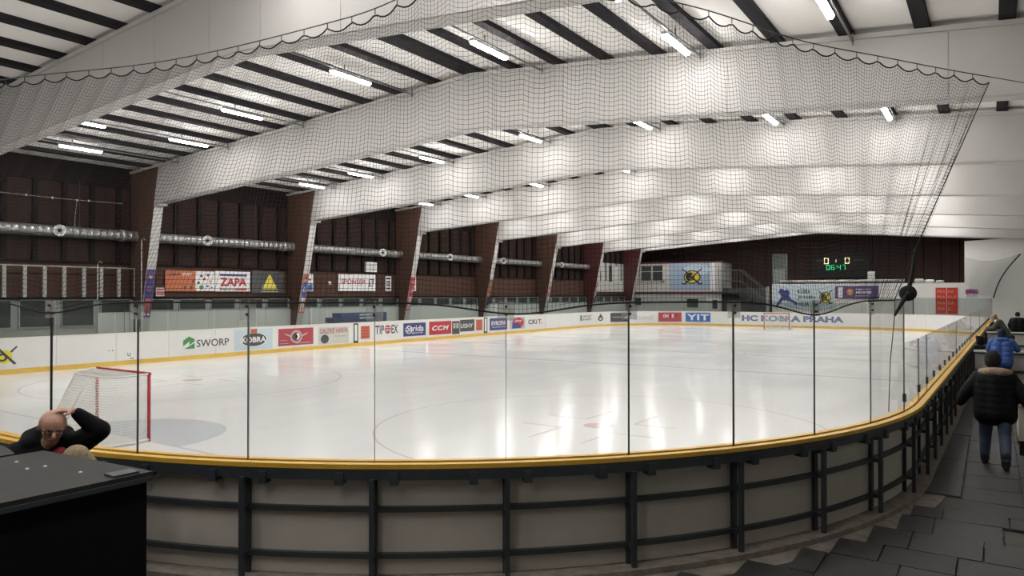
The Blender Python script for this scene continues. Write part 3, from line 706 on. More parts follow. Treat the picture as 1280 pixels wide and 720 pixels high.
# ------------------------------------------------------------------ GOALS
def goal(y0, face, label):
    g = thing('ice_hockey_goal', label, 'goal', (0, y0, 0))
    r = 0.03; W = 0.915; H = 1.22; d = -face
    def V(x, dy, z): return Vector((x, y0 + d*dy, z))
    b = MB(); b.tube([V(-W,0,0), V(-W,0,H)], r, 10); b.build('goal_post', RED, g, True)
    b = MB(); b.tube([V(W,0,0), V(W,0,H)], r, 10); b.build('goal_post', RED, g, True)
    b = MB(); b.tube([V(-W-0.03,0,H), V(W+0.03,0,H)], r, 10); b.build('crossbar', RED, g, True)
    base = [V(-W,0,0.03), V(-W-0.08,0.35,0.03), V(-W+0.05,0.85,0.03), V(-0.45,1.1,0.03), V(0.45,1.1,0.03), V(W-0.05,0.85,0.03), V(W+0.08,0.35,0.03), V(W,0,0.03)]
    bs = [crom(base, i/30) for i in range(31)]
    b = MB(); b.tube(bs, 0.028, 8); b.build('base_frame', M('goal_white',(0.72,0.70,0.66),0.5), g, True)
    top = [V(-W,0,H), V(-W+0.02,0.3,H-0.02), V(-0.62,0.55,H-0.04), V(0,0.58,H-0.04), V(0.62,0.55,H-0.04), V(W-0.02,0.3,H-0.02), V(W,0,H)]
    tp = [crom(top, i/30) for i in range(31)]
    b = MB(); b.tube(tp, 0.02, 8); b.build('top_frame', M('goal_white',(0.72,0.70,0.66),0.5), g, True)
    b = MB(); b.tube([V(0,0.58,H-0.04), V(0,0.9,0.6), V(0,1.1,0.03)], 0.02, 8); b.build('back_stay', M('goal_white',(0.72,0.70,0.66),0.5), g, True)
    # white mesh: back and sides
    nb = MB(); N = 96; K = 26
    for i in range(N+1):
        a = crom(top, i/N); c = crom(base, i/N)
        tri(nb, [a.lerp(c, j/4) + Vector((0, d*0.05*math.sin(math.pi*j/4), 0)) for j in range(5)], 0.003)
    for j in range(1, K):
        tri(nb, [crom(top, i/48).lerp(crom(base, i/48), j/K) + Vector((0, d*0.05*math.sin(math.pi*j/K), 0)) for i in range(49)], 0.003)
    for i in range(1, 44):
        x = -W + 2*W*i/44
        bx = min(tp, key=lambda q: abs(q.x - x))
        tri(nb, [V(x,0,H), Vector((x, bx.y, bx.z))], 0.003)
    for i in range(1, 14):
        dy = 0.57*i/14; xx = W*math.sqrt(max(0.05, 1-(dy/0.75)**2))
        tri(nb, [V(-xx,dy,H-0.02), V(xx,dy,H-0.02)], 0.003)
    o = nb.build('goal_net', NETW, g, fix=False); o['kind'] = 'stuff'
    # lacing wound round the posts
    lb = MB()
    for sx in (-W,):
        for q in range(22):
            z = 0.08 + q*0.05
            lb.tube([V(sx-0.034,-0.01,z), V(sx,0.036,z+0.012), V(sx+0.034,-0.01,z+0.024)], 0.012, 5)
    o = lb.build('net_lacing', NETW, g); o['kind'] = 'stuff'
goal(0.0, 1, 'red-posted hockey goal with white net near the leaning man')
goal(49.6, -1, 'small far hockey goal before the club name on the boards')

# ------------------------------------------------------------------ ADVERTS ON THE BOARDS
def ad_plane(s0, s1, z0, z1, off=0.006):
    """s0 > s1 along the outline, so that text reads correctly from the ice"""
    p0 = at(s0, -off); p1 = at(s1, -off)
    r = (p1 - p0); w = r.length; r.normalize()
    return Plane(Vector((p0.x, p0.y, z0)), r, (0,0,1), w, z1 - z0)
def advert(s0, s1, z0, z1, mat, label):
    P = ad_plane(s0, s1, z0, z1); P.plate('advert', mat, boards, d0=-0.004, d1=0.003)
    o = [c for c in boards.children][-1]; o['label'] = label
    return P, o
D = 0.008
P, o = advert(137.1, 136.3, 0.28, 0.98, BOARDW, 'yellow and black club crest on the boards')
P.disc('crest', I_YEL, o, 0.45, 0.45, 0.34, 0.34, 0.004, D); P.disc('crest', I_GREY, o, 0.4, 0.42, 0.2, 0.2, D, D+0.003, inner=0.5)
P.poly('crest', I_GREY, o, [(0.1,0.95),(0.2,0.98),(0.95,0.1),(0.85,0.05)], D, D+0.003); P.poly('crest', I_GREY, o, [(0.7,0.7),(0.95,0.95),(0.98,0.88),(0.75,0.62)], D, D+0.003)
P, o = advert(130.35, 128.25, 0.40, 0.95, BOARDW, 'green and black SWORP advert')
P.poly('logo', I_GREEN, o, [(0.0,0.3),(0.13,0.62),(0.13,0.35),(0.24,0.62),(0.24,0.78),(0.12,1.0),(0.0,0.7)], 0.004, D)
P.poly('logo', I_GREEN, o, [(0.02,0.08),(0.24,0.08),(0.24,0.5)], 0.004, D)
P.text('SWORP', I_GREY, o, 0.28, 1.0, 0.16, 0.72, D, 0.012)
P, o = advert(127.98, 126.0, 0.22, 1.13, I_LBLUE, 'pale blue KOBRA advert with dark oval')
P.disc('oval', I_GREY, o, 0.5, 0.48, 0.36, 0.34, 0.004, 0.006); P.disc('oval_rim', I_WHITE, o, 0.5, 0.48, 0.36, 0.34, 0.006, 0.008, inner=0.93)
P.text('KOBRA', I_WHITE, o, 0.18, 0.82, 0.34, 0.62, D+0.002, 0.03); P.plate('badge', I_ORANGE, o, 0.42, 0.58, 0.78, 1.0, 0.004, D)
P, o = advert(125.67, 123.63, 0.28, 1.07, I_CRIM, 'red advert with a white and dark ring')
P.disc('ring', I_LGREY, o, 0.5, 0.5, 0.17, 0.38, 0.004, D, inner=0.75); P.disc('ring_fill', I_GREY, o, 0.46, 0.5, 0.07, 0.18, 0.004, D); P.disc('ring_fill', I_WHITE, o, 0.54, 0.52, 0.06, 0.2, 0.004, D)
for q in (-1, 1):
    P.poly('sash', I_LGREY, o, [(0.5+q*0.17,0.6),(0.5+q*0.32,0.72),(0.5+q*0.32,0.66),(0.5+q*0.17,0.5)], 0.004, D)
P.plate('small_print', I_LGREY, o, 0.04, 0.28, 0.12, 0.15, 0.004, D); P.plate('small_print', I_LGREY, o, 0.04, 0.24, 0.3, 0.33, 0.004, D); P.plate('small_print', I_LGREY, o, 0.5, 0.92, 0.1, 0.14, 0.004, D)
P, o = advert(123.31, 121.32, 0.22, 1.05, M('ink_stone',(0.58,0.57,0.52),0.5), 'beige GALERIE HARFA advert with red letters')
P.text('GALERIE HARFA', I_CRIM, o, 0.04, 0.96, 0.62, 0.92, D, 0.01); P.disc('dark_emblem', I_GREY, o, 0.2, 0.3, 0.13, 0.26, 0.004, D); P.plate('small_print', I_LGREY, o, 0.5, 0.92, 0.4, 0.47, 0.004, D)
def slot(s0, s1):
    P = ad_plane(s0, s1, 0.05, 1.17); P.plate('gate_slot', I_BLACK, boards, d0=-0.004, d1=0.004); o = list(boards.children)[-1]; o['label'] = 'black-framed narrow gate slot'
    P.plate('slot_light', I_WHITE, o, 0.22, 0.78, 0.2, 0.94, 0.004, 0.007)
slot(120.99, 120.68); slot(109.6, 109.22)
P, o = advert(120.48, 119.84, 0.34, 1.02, I_ORANGE, 'orange-red block advert'); 
for q in range(4): P.plate('line', I_CRIM, o, 0.15, 0.85, 0.14+q*0.22, 0.24+q*0.22, 0.004, D)
P, o = advert(119.43, 117.68, 0.48, 1.06, BOARDW, 'white TIP EX advert with striped red ball')
P.text('TIP', I_GREY, o, 0.0, 0.38, 0.1, 0.9, D, 0.02); P.text('EX', I_GREY, o, 0.70, 1.0, 0.1, 0.9, D, 0.02); P.disc('ball', I_CRIM, o, 0.54, 0.5, 0.14, 0.4, 0.004, D)
for q in (0.32, 0.48, 0.64): P.plate('ball_stripe', I_WHITE, o, 0.42, 0.66, q, q+0.05, D, D+0.002)
P, o = advert(117.24, 115.34, 0.31, 1.05, I_BLUE, 'navy Strida sports advert')
P.text('Strida', I_WHITE, o, 0.14, 0.9, 0.35, 0.82, D, 0.015, 0.1); P.text('sports', I_WHITE, o, 0.36, 0.86, 0.12, 0.3, D, 0.0, 0.1); P.disc('swirl', I_WHITE, o, 0.24, 0.5, 0.15, 0.3, 0.004, 0.007, inner=0.8)
P, o = advert(115.02, 112.97, 0.29, 1.07, I_RED, 'red CCM advert'); P.text('CCM', I_WHITE, o, 0.12, 0.88, 0.32, 0.68, D, 0.03, 0.25, 1.1)
P, o = advert(112.89, 112.15, 0.24, 1.03, I_GREY, 'dark boarded gate in the boards'); P.plate('gate_panel', I_LGREY, o, 0.15, 0.45, 0.45, 0.85, 0.004, D); P.plate('gate_panel', I_LGREY, o, 0.55, 0.85, 0.45, 0.85, 0.004, D)
P, o = advert(112.1, 110.62, 0.36, 1.09, I_GREY, 'charcoal USHY advert'); P.text('USHY', I_WHITE, o, 0.04, 0.88, 0.3, 0.66, D, 0.015, 0.05, 1.1)
P, o = advert(110.45, 109.76, 0.37, 1.06, I_ORANGE, 'narrow orange advert beside the gate slot')
for q in range(4): P.plate('line', I_CRIM, o, 0.15, 0.85, 0.14+q*0.22, 0.24+q*0.22, 0.004, D)
P, o = advert(108.96, 106.91, 0.30, 1.10, I_BLUE, 'navy EVROPA advert'); P.text('EVROPA', I_WHITE, o, 0.1, 0.9, 0.4, 0.76, D, 0.02); P.plate('small_print', I_LGREY, o, 0.12, 0.88, 0.22, 0.28, 0.004, D)
P, o = advert(106.62, 104.71, 0.29, 1.09, I_LGREY, 'red and blue oval advert'); P.disc('red_field', I_RED, o, 0.55, 0.52, 0.38, 0.46, 0.004, 0.006, 20)
P.poly('blue_field', I_BLUE, o, [(0.15,0.05),(0.75,0.05),(0.6,0.45),(0.17,0.6)], 0.006, D); P.text('Jet', I_WHITE, o, 0.28, 0.8, 0.55, 0.8, D+0.002, 0.01, 0.2)
P, o = advert(104.29, 102.33, 0.5, 0.92, BOARDW, 'CKiT lettering on white'); P.text('CKi', I_GREY, o, 0.0, 0.6, 0.1, 0.9, D, 0.03); P.text('T.', I_CRIM, o, 0.66, 0.98, 0.1, 0.9, D, 0.03)
P, o = advert(96.57, 94.6, 0.52, 1.02, BOARDW, 'dark sport invest lettering on white'); P.plate('mark', I_GREEN, o, 0.0, 0.16, 0.05, 0.95, 0.004, D); P.text('SPORT', I_GREY, o, 0.26, 1.0, 0.55, 0.9, D, 0.02); P.text('INVEST', I_GREY, o, 0.22, 1.0, 0.08, 0.42, D, 0.02)
P, o = advert(93.7, 92.85, 0.38, 1.08, BOARDW, 'small dark crest on white'); P.disc('crest', I_GREY, o, 0.5, 0.38, 0.42, 0.28, 0.004, D, inner=0.5); P.poly('crest', I_GREY, o, [(0.2,0.6),(0.5,1.0),(0.8,0.6),(0.5,0.45)], 0.004, D)
P, o = advert(92.03, 89.99, 0.34, 1.10, I_GREY, 'dark grey advert with white flash'); P.poly('flash', I_WHITE, o, [(0.68,0.4),(0.92,0.68),(0.88,0.36)], 0.004, D); P.plate('small_print', I_LGREY, o, 0.1, 0.62, 0.5, 0.57, 0.004, D)
P, o = advert(89.6, 87.76, 0.42, 0.98, BOARDW, 'pale grey script lettering'); P.text('Grunwald', I_LGREY, o, 0.0, 1.0, 0.1, 0.9, D, 0.0, 0.2)
P, o = advert(87.34, 85.36, 0.31, 1.11, I_CRIM, 'crimson ONE advert'); P.text('ON', I_WHITE, o, 0.2, 0.44, 0.45, 0.8, D, 0.03); P.text('E', I_WHITE, o, 0.58, 0.68, 0.45, 0.8, D, 0.03); P.text('S', I_BLACK, o, 0.47, 0.56, 0.45, 0.8, D, 0.03); P.text('D', I_BLACK, o, 0.72, 0.82, 0.45, 0.8, D, 0.03)
P, o = advert(85.02, 82.94, 0.33, 1.09, I_BLUE2, 'blue YIT advert with bold white letters'); P.text('YIT', I_WHITE, o, 0.06, 0.94, 0.16, 0.84, D, 0.03, 0.0, 1.1)
P, o = advert(80.3, 72.5, 0.34, 1.08, BOARDW, 'blue angular club name lettering HC KOBRA PRAHA')
P.text('HC KOBRA PRAHA', I_BLUE, o, 0.0, 1.0, 0.18, 0.82, 0.006, 0.05); P.text('HC KOBRA PRAHA', I_PBLUE, o, 0.008, 0.992, 0.27, 0.77, 0.009, -0.02)

# ------------------------------------------------------------------ ALONG THE BROWN WALL
noz = {2: 7.61, 3: 14.54, 4: 27.12, 5: 34.1, 6: 41.03}
dl = ['beside the galvanised rack', 'above the ZAPA banner', 'above the SPONSER banner', 'past the SPONSER banner', 'in the fourth bay from the rack', 'in the fifth bay from the rack', 'in the sixth bay from the rack']
for q, bi in enumerate(range(1, 7)):
    ya, yb = FRAMES[bi] + 0.45, FRAMES[bi+1] + 0.02
    d = thing('ventilation_duct', 'round grey spiral ventilation duct on the brown wall ' + dl[q], 'duct', (-19.55, ya, 5.36), 'ventilation ducts along the brown wall')
    b = MB(); prof = []
    nseg = 28
    for i in range(nseg):
        h = (yb-ya)*i/nseg; prof += [(0.24, h), (0.24, h + (yb-ya)/nseg - 0.03), (0.247, h + (yb-ya)/nseg - 0.02), (0.247, h + (yb-ya)/nseg - 0.005)]
    b.lathe(prof, (-19.55, ya, 5.36), (0,1,0), 20); b.build('duct_pipe', DUCT, d, True)
    b = MB(); b.lathe([(0.25,0),(0.27,0.01),(0.27,0.2),(0.25,0.21)], (-19.55, yb-0.75, 5.36), (0,1,0), 20); b.build('end_collar', GALV, d, True)
    ny = [7.61, 14.54, 27.12, 34.1, 41.03, 50.5][q]
    b = MB(); c = Vector((-19.4, ny, 5.38)); b.lathe([(0.16,0.0),(0.22,0.03),(0.25,0.12),(0.25,0.16),(0.2,0.17),(0.19,0.12)], c, (1,-0.35,0), 20); b.build('nozzle_ring', I_WHITE, d, True)
    b = MB(); b.lathe([(0.19,0.10),(0.19,0.13)], c, (1,-0.35,0), 20); b.build('nozzle_throat', I_LGREY, d)
    b = MB(); b.lathe([(0.04,0.12),(0.08,0.15),(0.08,0.19),(0.03,0.2)], c, (1,-0.35,0), 14); b.build('nozzle_core', BLACK, d, True)
    for yy in (ya+1.5, yb-2.5):
        b = MB(); b.tube([(-19.55,yy,5.6),(-19.55,yy,7.6)], 0.012, 6); b.build('hanger', STEEL, d)

# galvanised rack standing on the sill
rk = thing('storage_rack', 'open galvanised rack of perforated posts against the brown wall', 'rack', (-19.45, 7, 2.55))
for y in (4.7, 5.6, 6.35, 7.1, 7.87, 8.68, 9.42, 10.2):
    b = MB(); b.box(-19.6,-19.5,y-0.07,y+0.07,2.55,3.84)
    for q in range(8): b.box(-19.5,-19.49,y-0.05,y+0.05,2.62+q*0.15,2.70+q*0.15)
    b.build('upright', M('rack_metal',(0.34,0.34,0.32),0.5,0.3,var=0.4,scale=30), rk)
b = MB(); b.box(-19.58,-19.52,4.2,10.95,3.84,3.885); b.build('top_rail', M('rack_metal',(0.34,0.34,0.32)), rk)
b = MB(); b.box(-19.57,-19.53,10.89,10.95,2.55,3.84); b.build('end_post', M('rack_metal',(0.34,0.34,0.32)), rk)
for y0, y1 in ((4.7,8.68),(8.68,10.2)):
    b = MB(); b.box(-19.62,-19.6,y0,y1,3.5,3.56); b.build('back_brace', DBROWN, rk)
for y, z1, lab in ((10.62, 5.1, 'thin pale pole with hook top beside the brown column'), (8.7, 3.98, 'short thin pale pole in front of the galvanised rack')):
    pz = thing('pole', lab, 'pole', (-18.4, y, FZ))
    b = MB(); b.tube([(-18.4,y,FZ),(-18.4,y,z1)], 0.02, 8); b.build('shaft', WHITEC, pz, True)
    b = MB(); b.tube([(-18.4,y,z1),(-18.4,y+0.05,z1+0.08),(-18.36,y+0.10,z1+0.1),(-18.34,y+0.14,z1+0.02)], 0.018, 8); b.build('hook', GALV, pz, True)
cb = thing('wire', 'slack wire with small insulators high on the brown wall', 'wire', (-19.8, 5, 6.8))
pts = [Vector((-19.8, 3.5 + 7*i/14, 6.86 - 0.06*math.sin(math.pi*i/14))) for i in range(15)]
b = MB(); b.tube(pts, 0.014, 5); b.build('line', GALV, cb)
for i in (4,6,8,10,11):
    b = MB(); b.lathe([(0.02,-0.05),(0.04,-0.03),(0.04,0.03),(0.02,0.05)], pts[i], (0,0,1), 8); b.build('insulator', WHITE, cb)
b = MB(); b.tube([pts[10], pts[10]+Vector((0.05,-0.1,-0.7)), pts[10]+Vector((0.05,-0.12,-1.3))], 0.012, 5); b.build('drop_lead', GALV, cb)

# wall banners (face +x)
def wall_plane(x, y0, y1, z0, z1): return Plane((x, y0, z0), (0,1,0), (0,0,1), y1-y0, z1-z0)
def banner(name, label, x, y0, y1, z0, z1, mat, cat='banner'):
    t = thing(name, label, cat, (x, (y0+y1)/2, z0)); P = wall_plane(x, y0, y1, z0, z1); P.plate('sheet', mat, t, d0=-0.02, d1=0.012); return t, P
t, P = banner('banner', 'orange and white banner with black lettering beside the ZAPA banner', -19.93, 12.65, 15.33, 2.82, 3.86, I_ORANGE)
P.plate('white_field', I_WHITE, t, 0.60, 1.0, 0.02, 0.98, 0.012, 0.015)
P.text('DIAMANT', I_GREY, t, 0.03, 0.3, 0.74, 0.88, 0.016, 0.02); P.text('SPORT', I_WHITE, t, 0.32, 0.52, 0.74, 0.88, 0.016, 0.02)
for a, c in ((0.36,0.12),(0.49,0.12)): P.plate('mark', I_GREY, t, a, a+0.05, c, c+0.13, 0.012, 0.015)
for a, c, r, mt in ((0.55,0.48,0.03,I_GREY),(0.66,0.42,0.03,I_GREY),(0.72,0.75,0.03,I_GREY),(0.78,0.6,0.03,I_RED),(0.86,0.8,0.03,I_GREY),(0.72,0.2,0.05,I_GREEN),(0.85,0.25,0.025,I_GREY),(0.94,0.18,0.02,I_GREY),(0.9,0.5,0.03,I_TAN)): P.disc('logo_spot', mt, t, a, c, r, r*2.2, 0.015, 0.018, 10)
t, P = banner('banner', 'white ZAPA beton banner with red letters on the brown wall', -19.93, 15.38, 17.48, 2.82, 3.88, I_WHITE)
P.plate('bar', I_BLUE, t, 0.12, 0.9, 0.76, 0.87, 0.012, 0.015); P.text('ZAPA', I_RED, t, 0.12, 0.9, 0.26, 0.68, 0.016, 0.04); P.text('beton', I_GREY, t, 0.12, 0.5, 0.06, 0.2, 0.016, 0.03); P.plate('bar', I_RED, t, 0.54, 0.9, 0.06, 0.16, 0.012, 0.015)
t, P = banner('banner', 'charcoal banner with yellow triangle beside the ZAPA banner', -19.93, 17.6, 19.75, 2.72, 3.95, I_GREY)
P.poly('triangle', I_YEL, t, [(0.3,0.18),(0.78,0.18),(0.54,0.9)], 0.012, 0.015); P.text('NAPAJEDLA', I_WHITE, t, 0.33, 0.76, 0.32, 0.4, 0.016, 0.02); P.plate('small_print', I_LGREY, t, 0.28, 0.8, 0.06, 0.1, 0.012, 0.015)
t, P = banner('banner', 'white SPONSER banner with red letters and black S mark', -19.93, 23.85, 27.05, 2.88, 3.94, I_WHITE)
P.text('SPONSER', I_CRIM, t, 0.06, 0.72, 0.4, 0.7, 0.016, 0.022, 0.1); P.poly('mark', I_BLACK, t, [(0.8,0.25),(0.93,0.3),(0.96,0.75),(0.83,0.72)], 0.012, 0.015); P.text('S', I_WHITE, t, 0.835, 0.925, 0.32, 0.68, 0.018, 0.05)
P.plate('small_print', I_LGREY, t, 0.3, 0.7, 0.3, 0.34, 0.012, 0.015)
t, P = banner('notice', 'tall narrow white notice past the SPONSER banner', -19.93, 28.0, 28.55, 2.88, 3.88, I_WHITE, 'notice')
for q in range(4): P.plate('print', I_GREY, t, 0.2, 0.8, 0.12+q*0.22, 0.24+q*0.22, 0.012, 0.015)
t, P = banner('notice', 'white and blue notice beside the second posted column', -19.93, 21.1, 21.85, 2.85, 3.88, I_WHITE, 'notice')
P.plate('blue_half', I_BLUE2, t, 0.05, 0.95, 0.03, 0.48, 0.012, 0.015); P.plate('print', I_GREY, t, 0.1, 0.8, 0.62, 0.7, 0.012, 0.015); P.plate('print', I_LGREY, t, 0.2, 0.8, 0.36, 0.42, 0.015, 0.018)
t, P = banner('notice', 'white notice with four grey rows beside the red poster', -19.93, 30.2, 31.05, 2.9, 3.93, I_WHITE, 'notice')
for q in range(4):
    P.plate('print', I_LGREY, t, 0.1, 0.9, 0.08+q*0.24, 0.24+q*0.24, 0.012, 0.014); P.disc('print', I_GREY, t, 0.6, 0.16+q*0.24, 0.14, 0.05, 0.014, 0.016, 10)
t, P = banner('notice', 'small red and white plaque beside the navy poster', -19.68, 12.05, 12.45, 2.58, 2.98, I_WHITE, 'notice')
for q in range(3): P.plate('print', I_CRIM, t, 0.05, 0.95, 0.08+q*0.3, 0.28+q*0.3, 0.012, 0.015)
vt = thing('wall_box', 'white slatted vent box above the SPONSER banner', 'vent', (-19.95, 26.55, 4.1))
b = MB(); b.box(-20.0,-19.78,26.1,27.05,4.12,4.75); b.build('box_body', WHITE, vt)
for q in range(5):
    b = MB(); b.box(-19.78,-19.765,26.17,26.98,4.2+q*0.1,4.25+q*0.1); b.build('slat', I_LGREY, vt)
lp = thing('wall_lamp', 'small round white fitting on the brown wall before the SPONSER banner', 'wall light', (-19.95, 23.2, 3.35))
b = MB(); b.lathe([(0.02,0),(0.11,0.01),(0.11,0.05),(0.07,0.09),(0.01,0.1)], (-20.0, 23.2, 3.35), (1,0,0), 16); b.build('cover', WHITE, lp, True)
b = MB(); b.lathe([(0.13,0),(0.13,0.03)], (-20.02, 23.2, 3.35), (1,0,0), 16); b.build('base_ring', GALV, lp)

# player posters on the column flanges
posters = [(2, I_PURP, I_BLUE, I_ORANGE, 'navy hockey player poster on the column by the orange banner'), (3, I_ORANGE, I_BLUE2, I_WHITE, 'orange and blue hockey player poster on the second posted column'),
           (4, I_RED, I_CRIM, I_WHITE, 'red hockey player poster on the third posted column'), (5, I_GREY, I_ORANGE, I_BLACK, 'orange and black hockey player poster on the fourth posted column'),
           (6, I_LGREY, I_CRIM, I_WHITE, 'pale hockey player poster on the fifth posted column'), (7, I_PURP, I_LGREY, I_BLACK, 'dark purple hockey player poster on the column before the clubhouse')]
for k, bg, jersey, trim, lab in posters:
    y = FRAMES[k]; t0 = (1.55-0.115)/(roofz(-17.65)-0.1-0.115)
    zt = roofz(-17.65)-0.1; z0 = FZ-0.05
    def fx(z): return -19.38 + (-17.65+19.38)*(z-z0)/(zt-z0) + 0.045
    za, zb_ = 1.6, 3.82
    po = thing('player_poster', lab, 'poster', (fx(za), y+0.2, za))
    up = Vector((fx(zb_)-fx(za), 0, zb_-za)); hh = up.length
    P = Plane((fx(za), y+0.01, za), (0,1,0), up, 0.40, hh)
    P.plate('sheet', bg, po, d0=0.0, d1=0.006)
    P.poly('figure_legs', trim, po, [(0.18,0.08),(0.36,0.08),(0.5,0.32),(0.64,0.08),(0.82,0.08),(0.78,0.42),(0.22,0.42)], 0.006, 0.008)
    P.poly('figure_jersey', jersey, po, [(0.2,0.40),(0.8,0.40),(0.95,0.62),(0.78,0.78),(0.6,0.8),(0.4,0.8),(0.22,0.78),(0.05,0.62)], 0.008, 0.010)
    P.disc('figure_badge', trim, po, 0.5, 0.6, 0.24, 0.055, 0.010, 0.012, 16); P.disc('figure_badge', bg, po, 0.5, 0.6, 0.17, 0.038, 0.012, 0.014, 16)
    P.disc('figure_head', I_SKIN, po, 0.5, 0.86, 0.22, 0.055, 0.010, 0.012, 16); P.poly('figure_helmet', jersey if k > 2 else I_PURP, po, [(0.26,0.87),(0.3,0.93),(0.5,0.95),(0.7,0.93),(0.74,0.87)], 0.012, 0.014)
    P.plate('figure_skates', I_WHITE, po, 0.15, 0.42, 0.04, 0.08, 0.006, 0.01); P.plate('figure_skates', I_WHITE, po, 0.6, 0.88, 0.04, 0.08, 0.006, 0.01)

# players' side: bench furniture and people seen through the glass
bn = thing('team_bench', 'blue covered bench behind the boards below the SPONSER banner', 'bench', (-16.5, 22.5, FZ))
b = MB(); b.box(-16.9,-16.2,20.6,24.2,1.1,1.62); b.build('bench_cover', I_PBLUE if False else M('bench_blue',(0.07,0.09,0.20),0.6), bn)
b = MB(); b.box(-16.9,-16.2,20.1,20.6,1.1,1.38); b.build('bench_arm', M('bench_blue',(0.07,0.09,0.20)), bn)
b = MB(); b.box(-16.8,-16.3,20.2,24.1,FZ,1.1); b.build('bench_base', GREYW, bn)
for z in (1.28, 1.46):
    b = MB(); b.box(-16.2,-16.19,22.0,23.1,z,z+0.09); b.build('bench_label', I_LBLUE, bn)
tp = thing('white_post', 'white post beside the brown column behind the boards', 'post', (-15.2, 17.6, FZ))
b = MB(); b.box(-15.25,-15.1,17.5,17.62,FZ,1.95); b.build('shaft', WHITE, tp)
b = MB(); b.box(-15.27,-15.08,17.48,17.64,1.95,2.0); b.build('post_cap', GALV, tp)
gt = thing('bench_gate', 'grey slatted gate posts behind the boards near the navy poster', 'gate', (-15.0, 8.4, FZ))
for q in range(4):
    b = MB(); b.box(-15.05,-14.98,8.05+q*0.22,8.12+q*0.22,FZ,2.0); b.build('gate_post', PALE, gt)
b = MB(); b.box(-15.07,-14.96,7.95,8.85,1.96,2.03); b.build('gate_rail', STEEL, gt)

# ------------------------------------------------------------------ FAR END
def end_plane(x0, x1, y, z0, z1): return Plane((x0, y, z0), (1,0,0), (0,0,1), x1-x0, z1-z0)
def ebanner(name, label, x0, x1, y, z0, z1, mat, cat='banner'):
    t = thing(name, label, cat, ((x0+x1)/2, y, z0)); P = end_plane(x0, x1, y, z0, z1); P.plate('sheet', mat, t, d0=0.0, d1=0.012); return t, P
def crest(P, t, a, c, ra, rb, d=0.015):
    P.disc('crest_field', I_YEL, t, a, c, ra*0.75, rb*0.75, d, d+0.006); P.disc('crest_ring', I_BLACK, t, a, c, ra*0.78, rb*0.78, d+0.006, d+0.01, inner=0.86)
    P.disc('crest_inner_disc', I_BLACK, t, a-ra*0.18, c+rb*0.05, ra*0.42, rb*0.5, d+0.006, d+0.010)  # black disc printed inside the crest
    P.poly('crest_coil', I_TAN, t, [(a-ra*0.35,c-rb*0.35),(a-ra*0.05,c+rb*0.2),(a+ra*0.1,c+rb*0.5),(a+ra*0.32,c+rb*0.4),(a+ra*0.1,c-rb*0.05),(a-ra*0.12,c-rb*0.4)], d+0.010, d+0.014)
    for q in (-1, 1):
        P.poly('crest_stick', I_BLACK, t, [(a-q*ra*0.95,c+rb*0.95),(a-q*ra*0.85,c+rb*1.0),(a+q*ra*0.75,c-rb*0.75),(a+q*ra*0.98,c-rb*0.6),(a+q*ra*0.95,c-rb*0.78),(a+q*ra*0.68,c-rb*0.92)], d+0.014, d+0.018)
t, P = ebanner('banner', 'pale blue banner with navy player silhouette and yellow crest', -2.05, 2.82, YW-0.03, 1.45, 3.44, I_LBLUE)
P.poly('silhouette', I_BLUE, t, [(0.04,0.05),(0.07,0.05),(0.17,0.36),(0.23,0.36),(0.36,0.24),(0.36,0.17),(0.40,0.14),(0.41,0.26),(0.30,0.42),(0.27,0.55),(0.28,0.72),(0.25,0.82),(0.19,0.78),(0.16,0.86),(0.12,0.86),(0.11,0.76),(0.08,0.7),(0.13,0.62),(0.14,0.5),(0.10,0.34),(0.06,0.2)], 0.012, 0.016)
P.text('KOBRA', I_BLACK, t, 0.42, 0.62, 0.64, 0.82, 0.016, 0.03, 0, 1.1); P.text('JE DOBRA', I_BLACK, t, 0.42, 0.71, 0.38, 0.56, 0.016, 0.03, 0, 1.1); P.text('VOLBA', I_BLACK, t, 0.42, 0.60, 0.12, 0.29, 0.016, 0.03, 0, 1.1)
crest(P, t, 0.86, 0.48, 0.12, 0.3)
t, P = ebanner('banner', 'dark purple HOKEJ banner on the white low wall', 2.9, 6.12, YW-0.04, 2.32, 3.36, I_PURP)
P.plate('white_tag', I_WHITE, t, 0.07, 0.18, 0.08, 0.9, 0.012, 0.015); P.disc('medal', I_ORANGE, t, 0.35, 0.52, 0.085, 0.3, 0.012, 0.015, 20); P.disc('medal', I_TAN, t, 0.35, 0.52, 0.055, 0.2, 0.015, 0.018, 20)
P.text('POJD HRAT', I_WHITE, t, 0.48, 0.84, 0.62, 0.78, 0.016, 0.02, 0.15); P.text('HOKEJ', I_WHITE, t, 0.48, 0.84, 0.34, 0.58, 0.016, 0.05, 0.15); P.plate('underline', I_WHITE, t, 0.46, 0.78, 0.2, 0.23, 0.012, 0.015)
t, P = ebanner('sign', 'red sign reading PRAHA PRAGUE PRAGA PRAG on the white wall', 10.05, 11.5, YW-0.03, 1.17, 3.18, M('ink_signal_red',(0.62,0.04,0.03),0.5), 'sign')
for q, (w1, w2, x1) in enumerate((('PRA','HA',0.84),('PRA','GUE',0.94),('PRA','GA',0.84),('PRA','G',0.68))):
    z = 0.80 - q*0.22; P.text(w1, I_TAN, t, 0.08, 0.44, z, z+0.11, 0.016, 0.0); P.text(w2, I_TAN, t, 0.56, x1, z, z+0.11, 0.016, 0.0)
P.plate('divider', I_WHITE, t, 0.495, 0.51, 0, 1, 0.012, 0.015)
t = thing('sign', 'small pink and purple bubble lettering sign on the white wall', 'sign', (12.4, YW-0.02, 2.65)); P = end_plane(12.0, 12.82, YW-0.03, 2.68, 3.08)
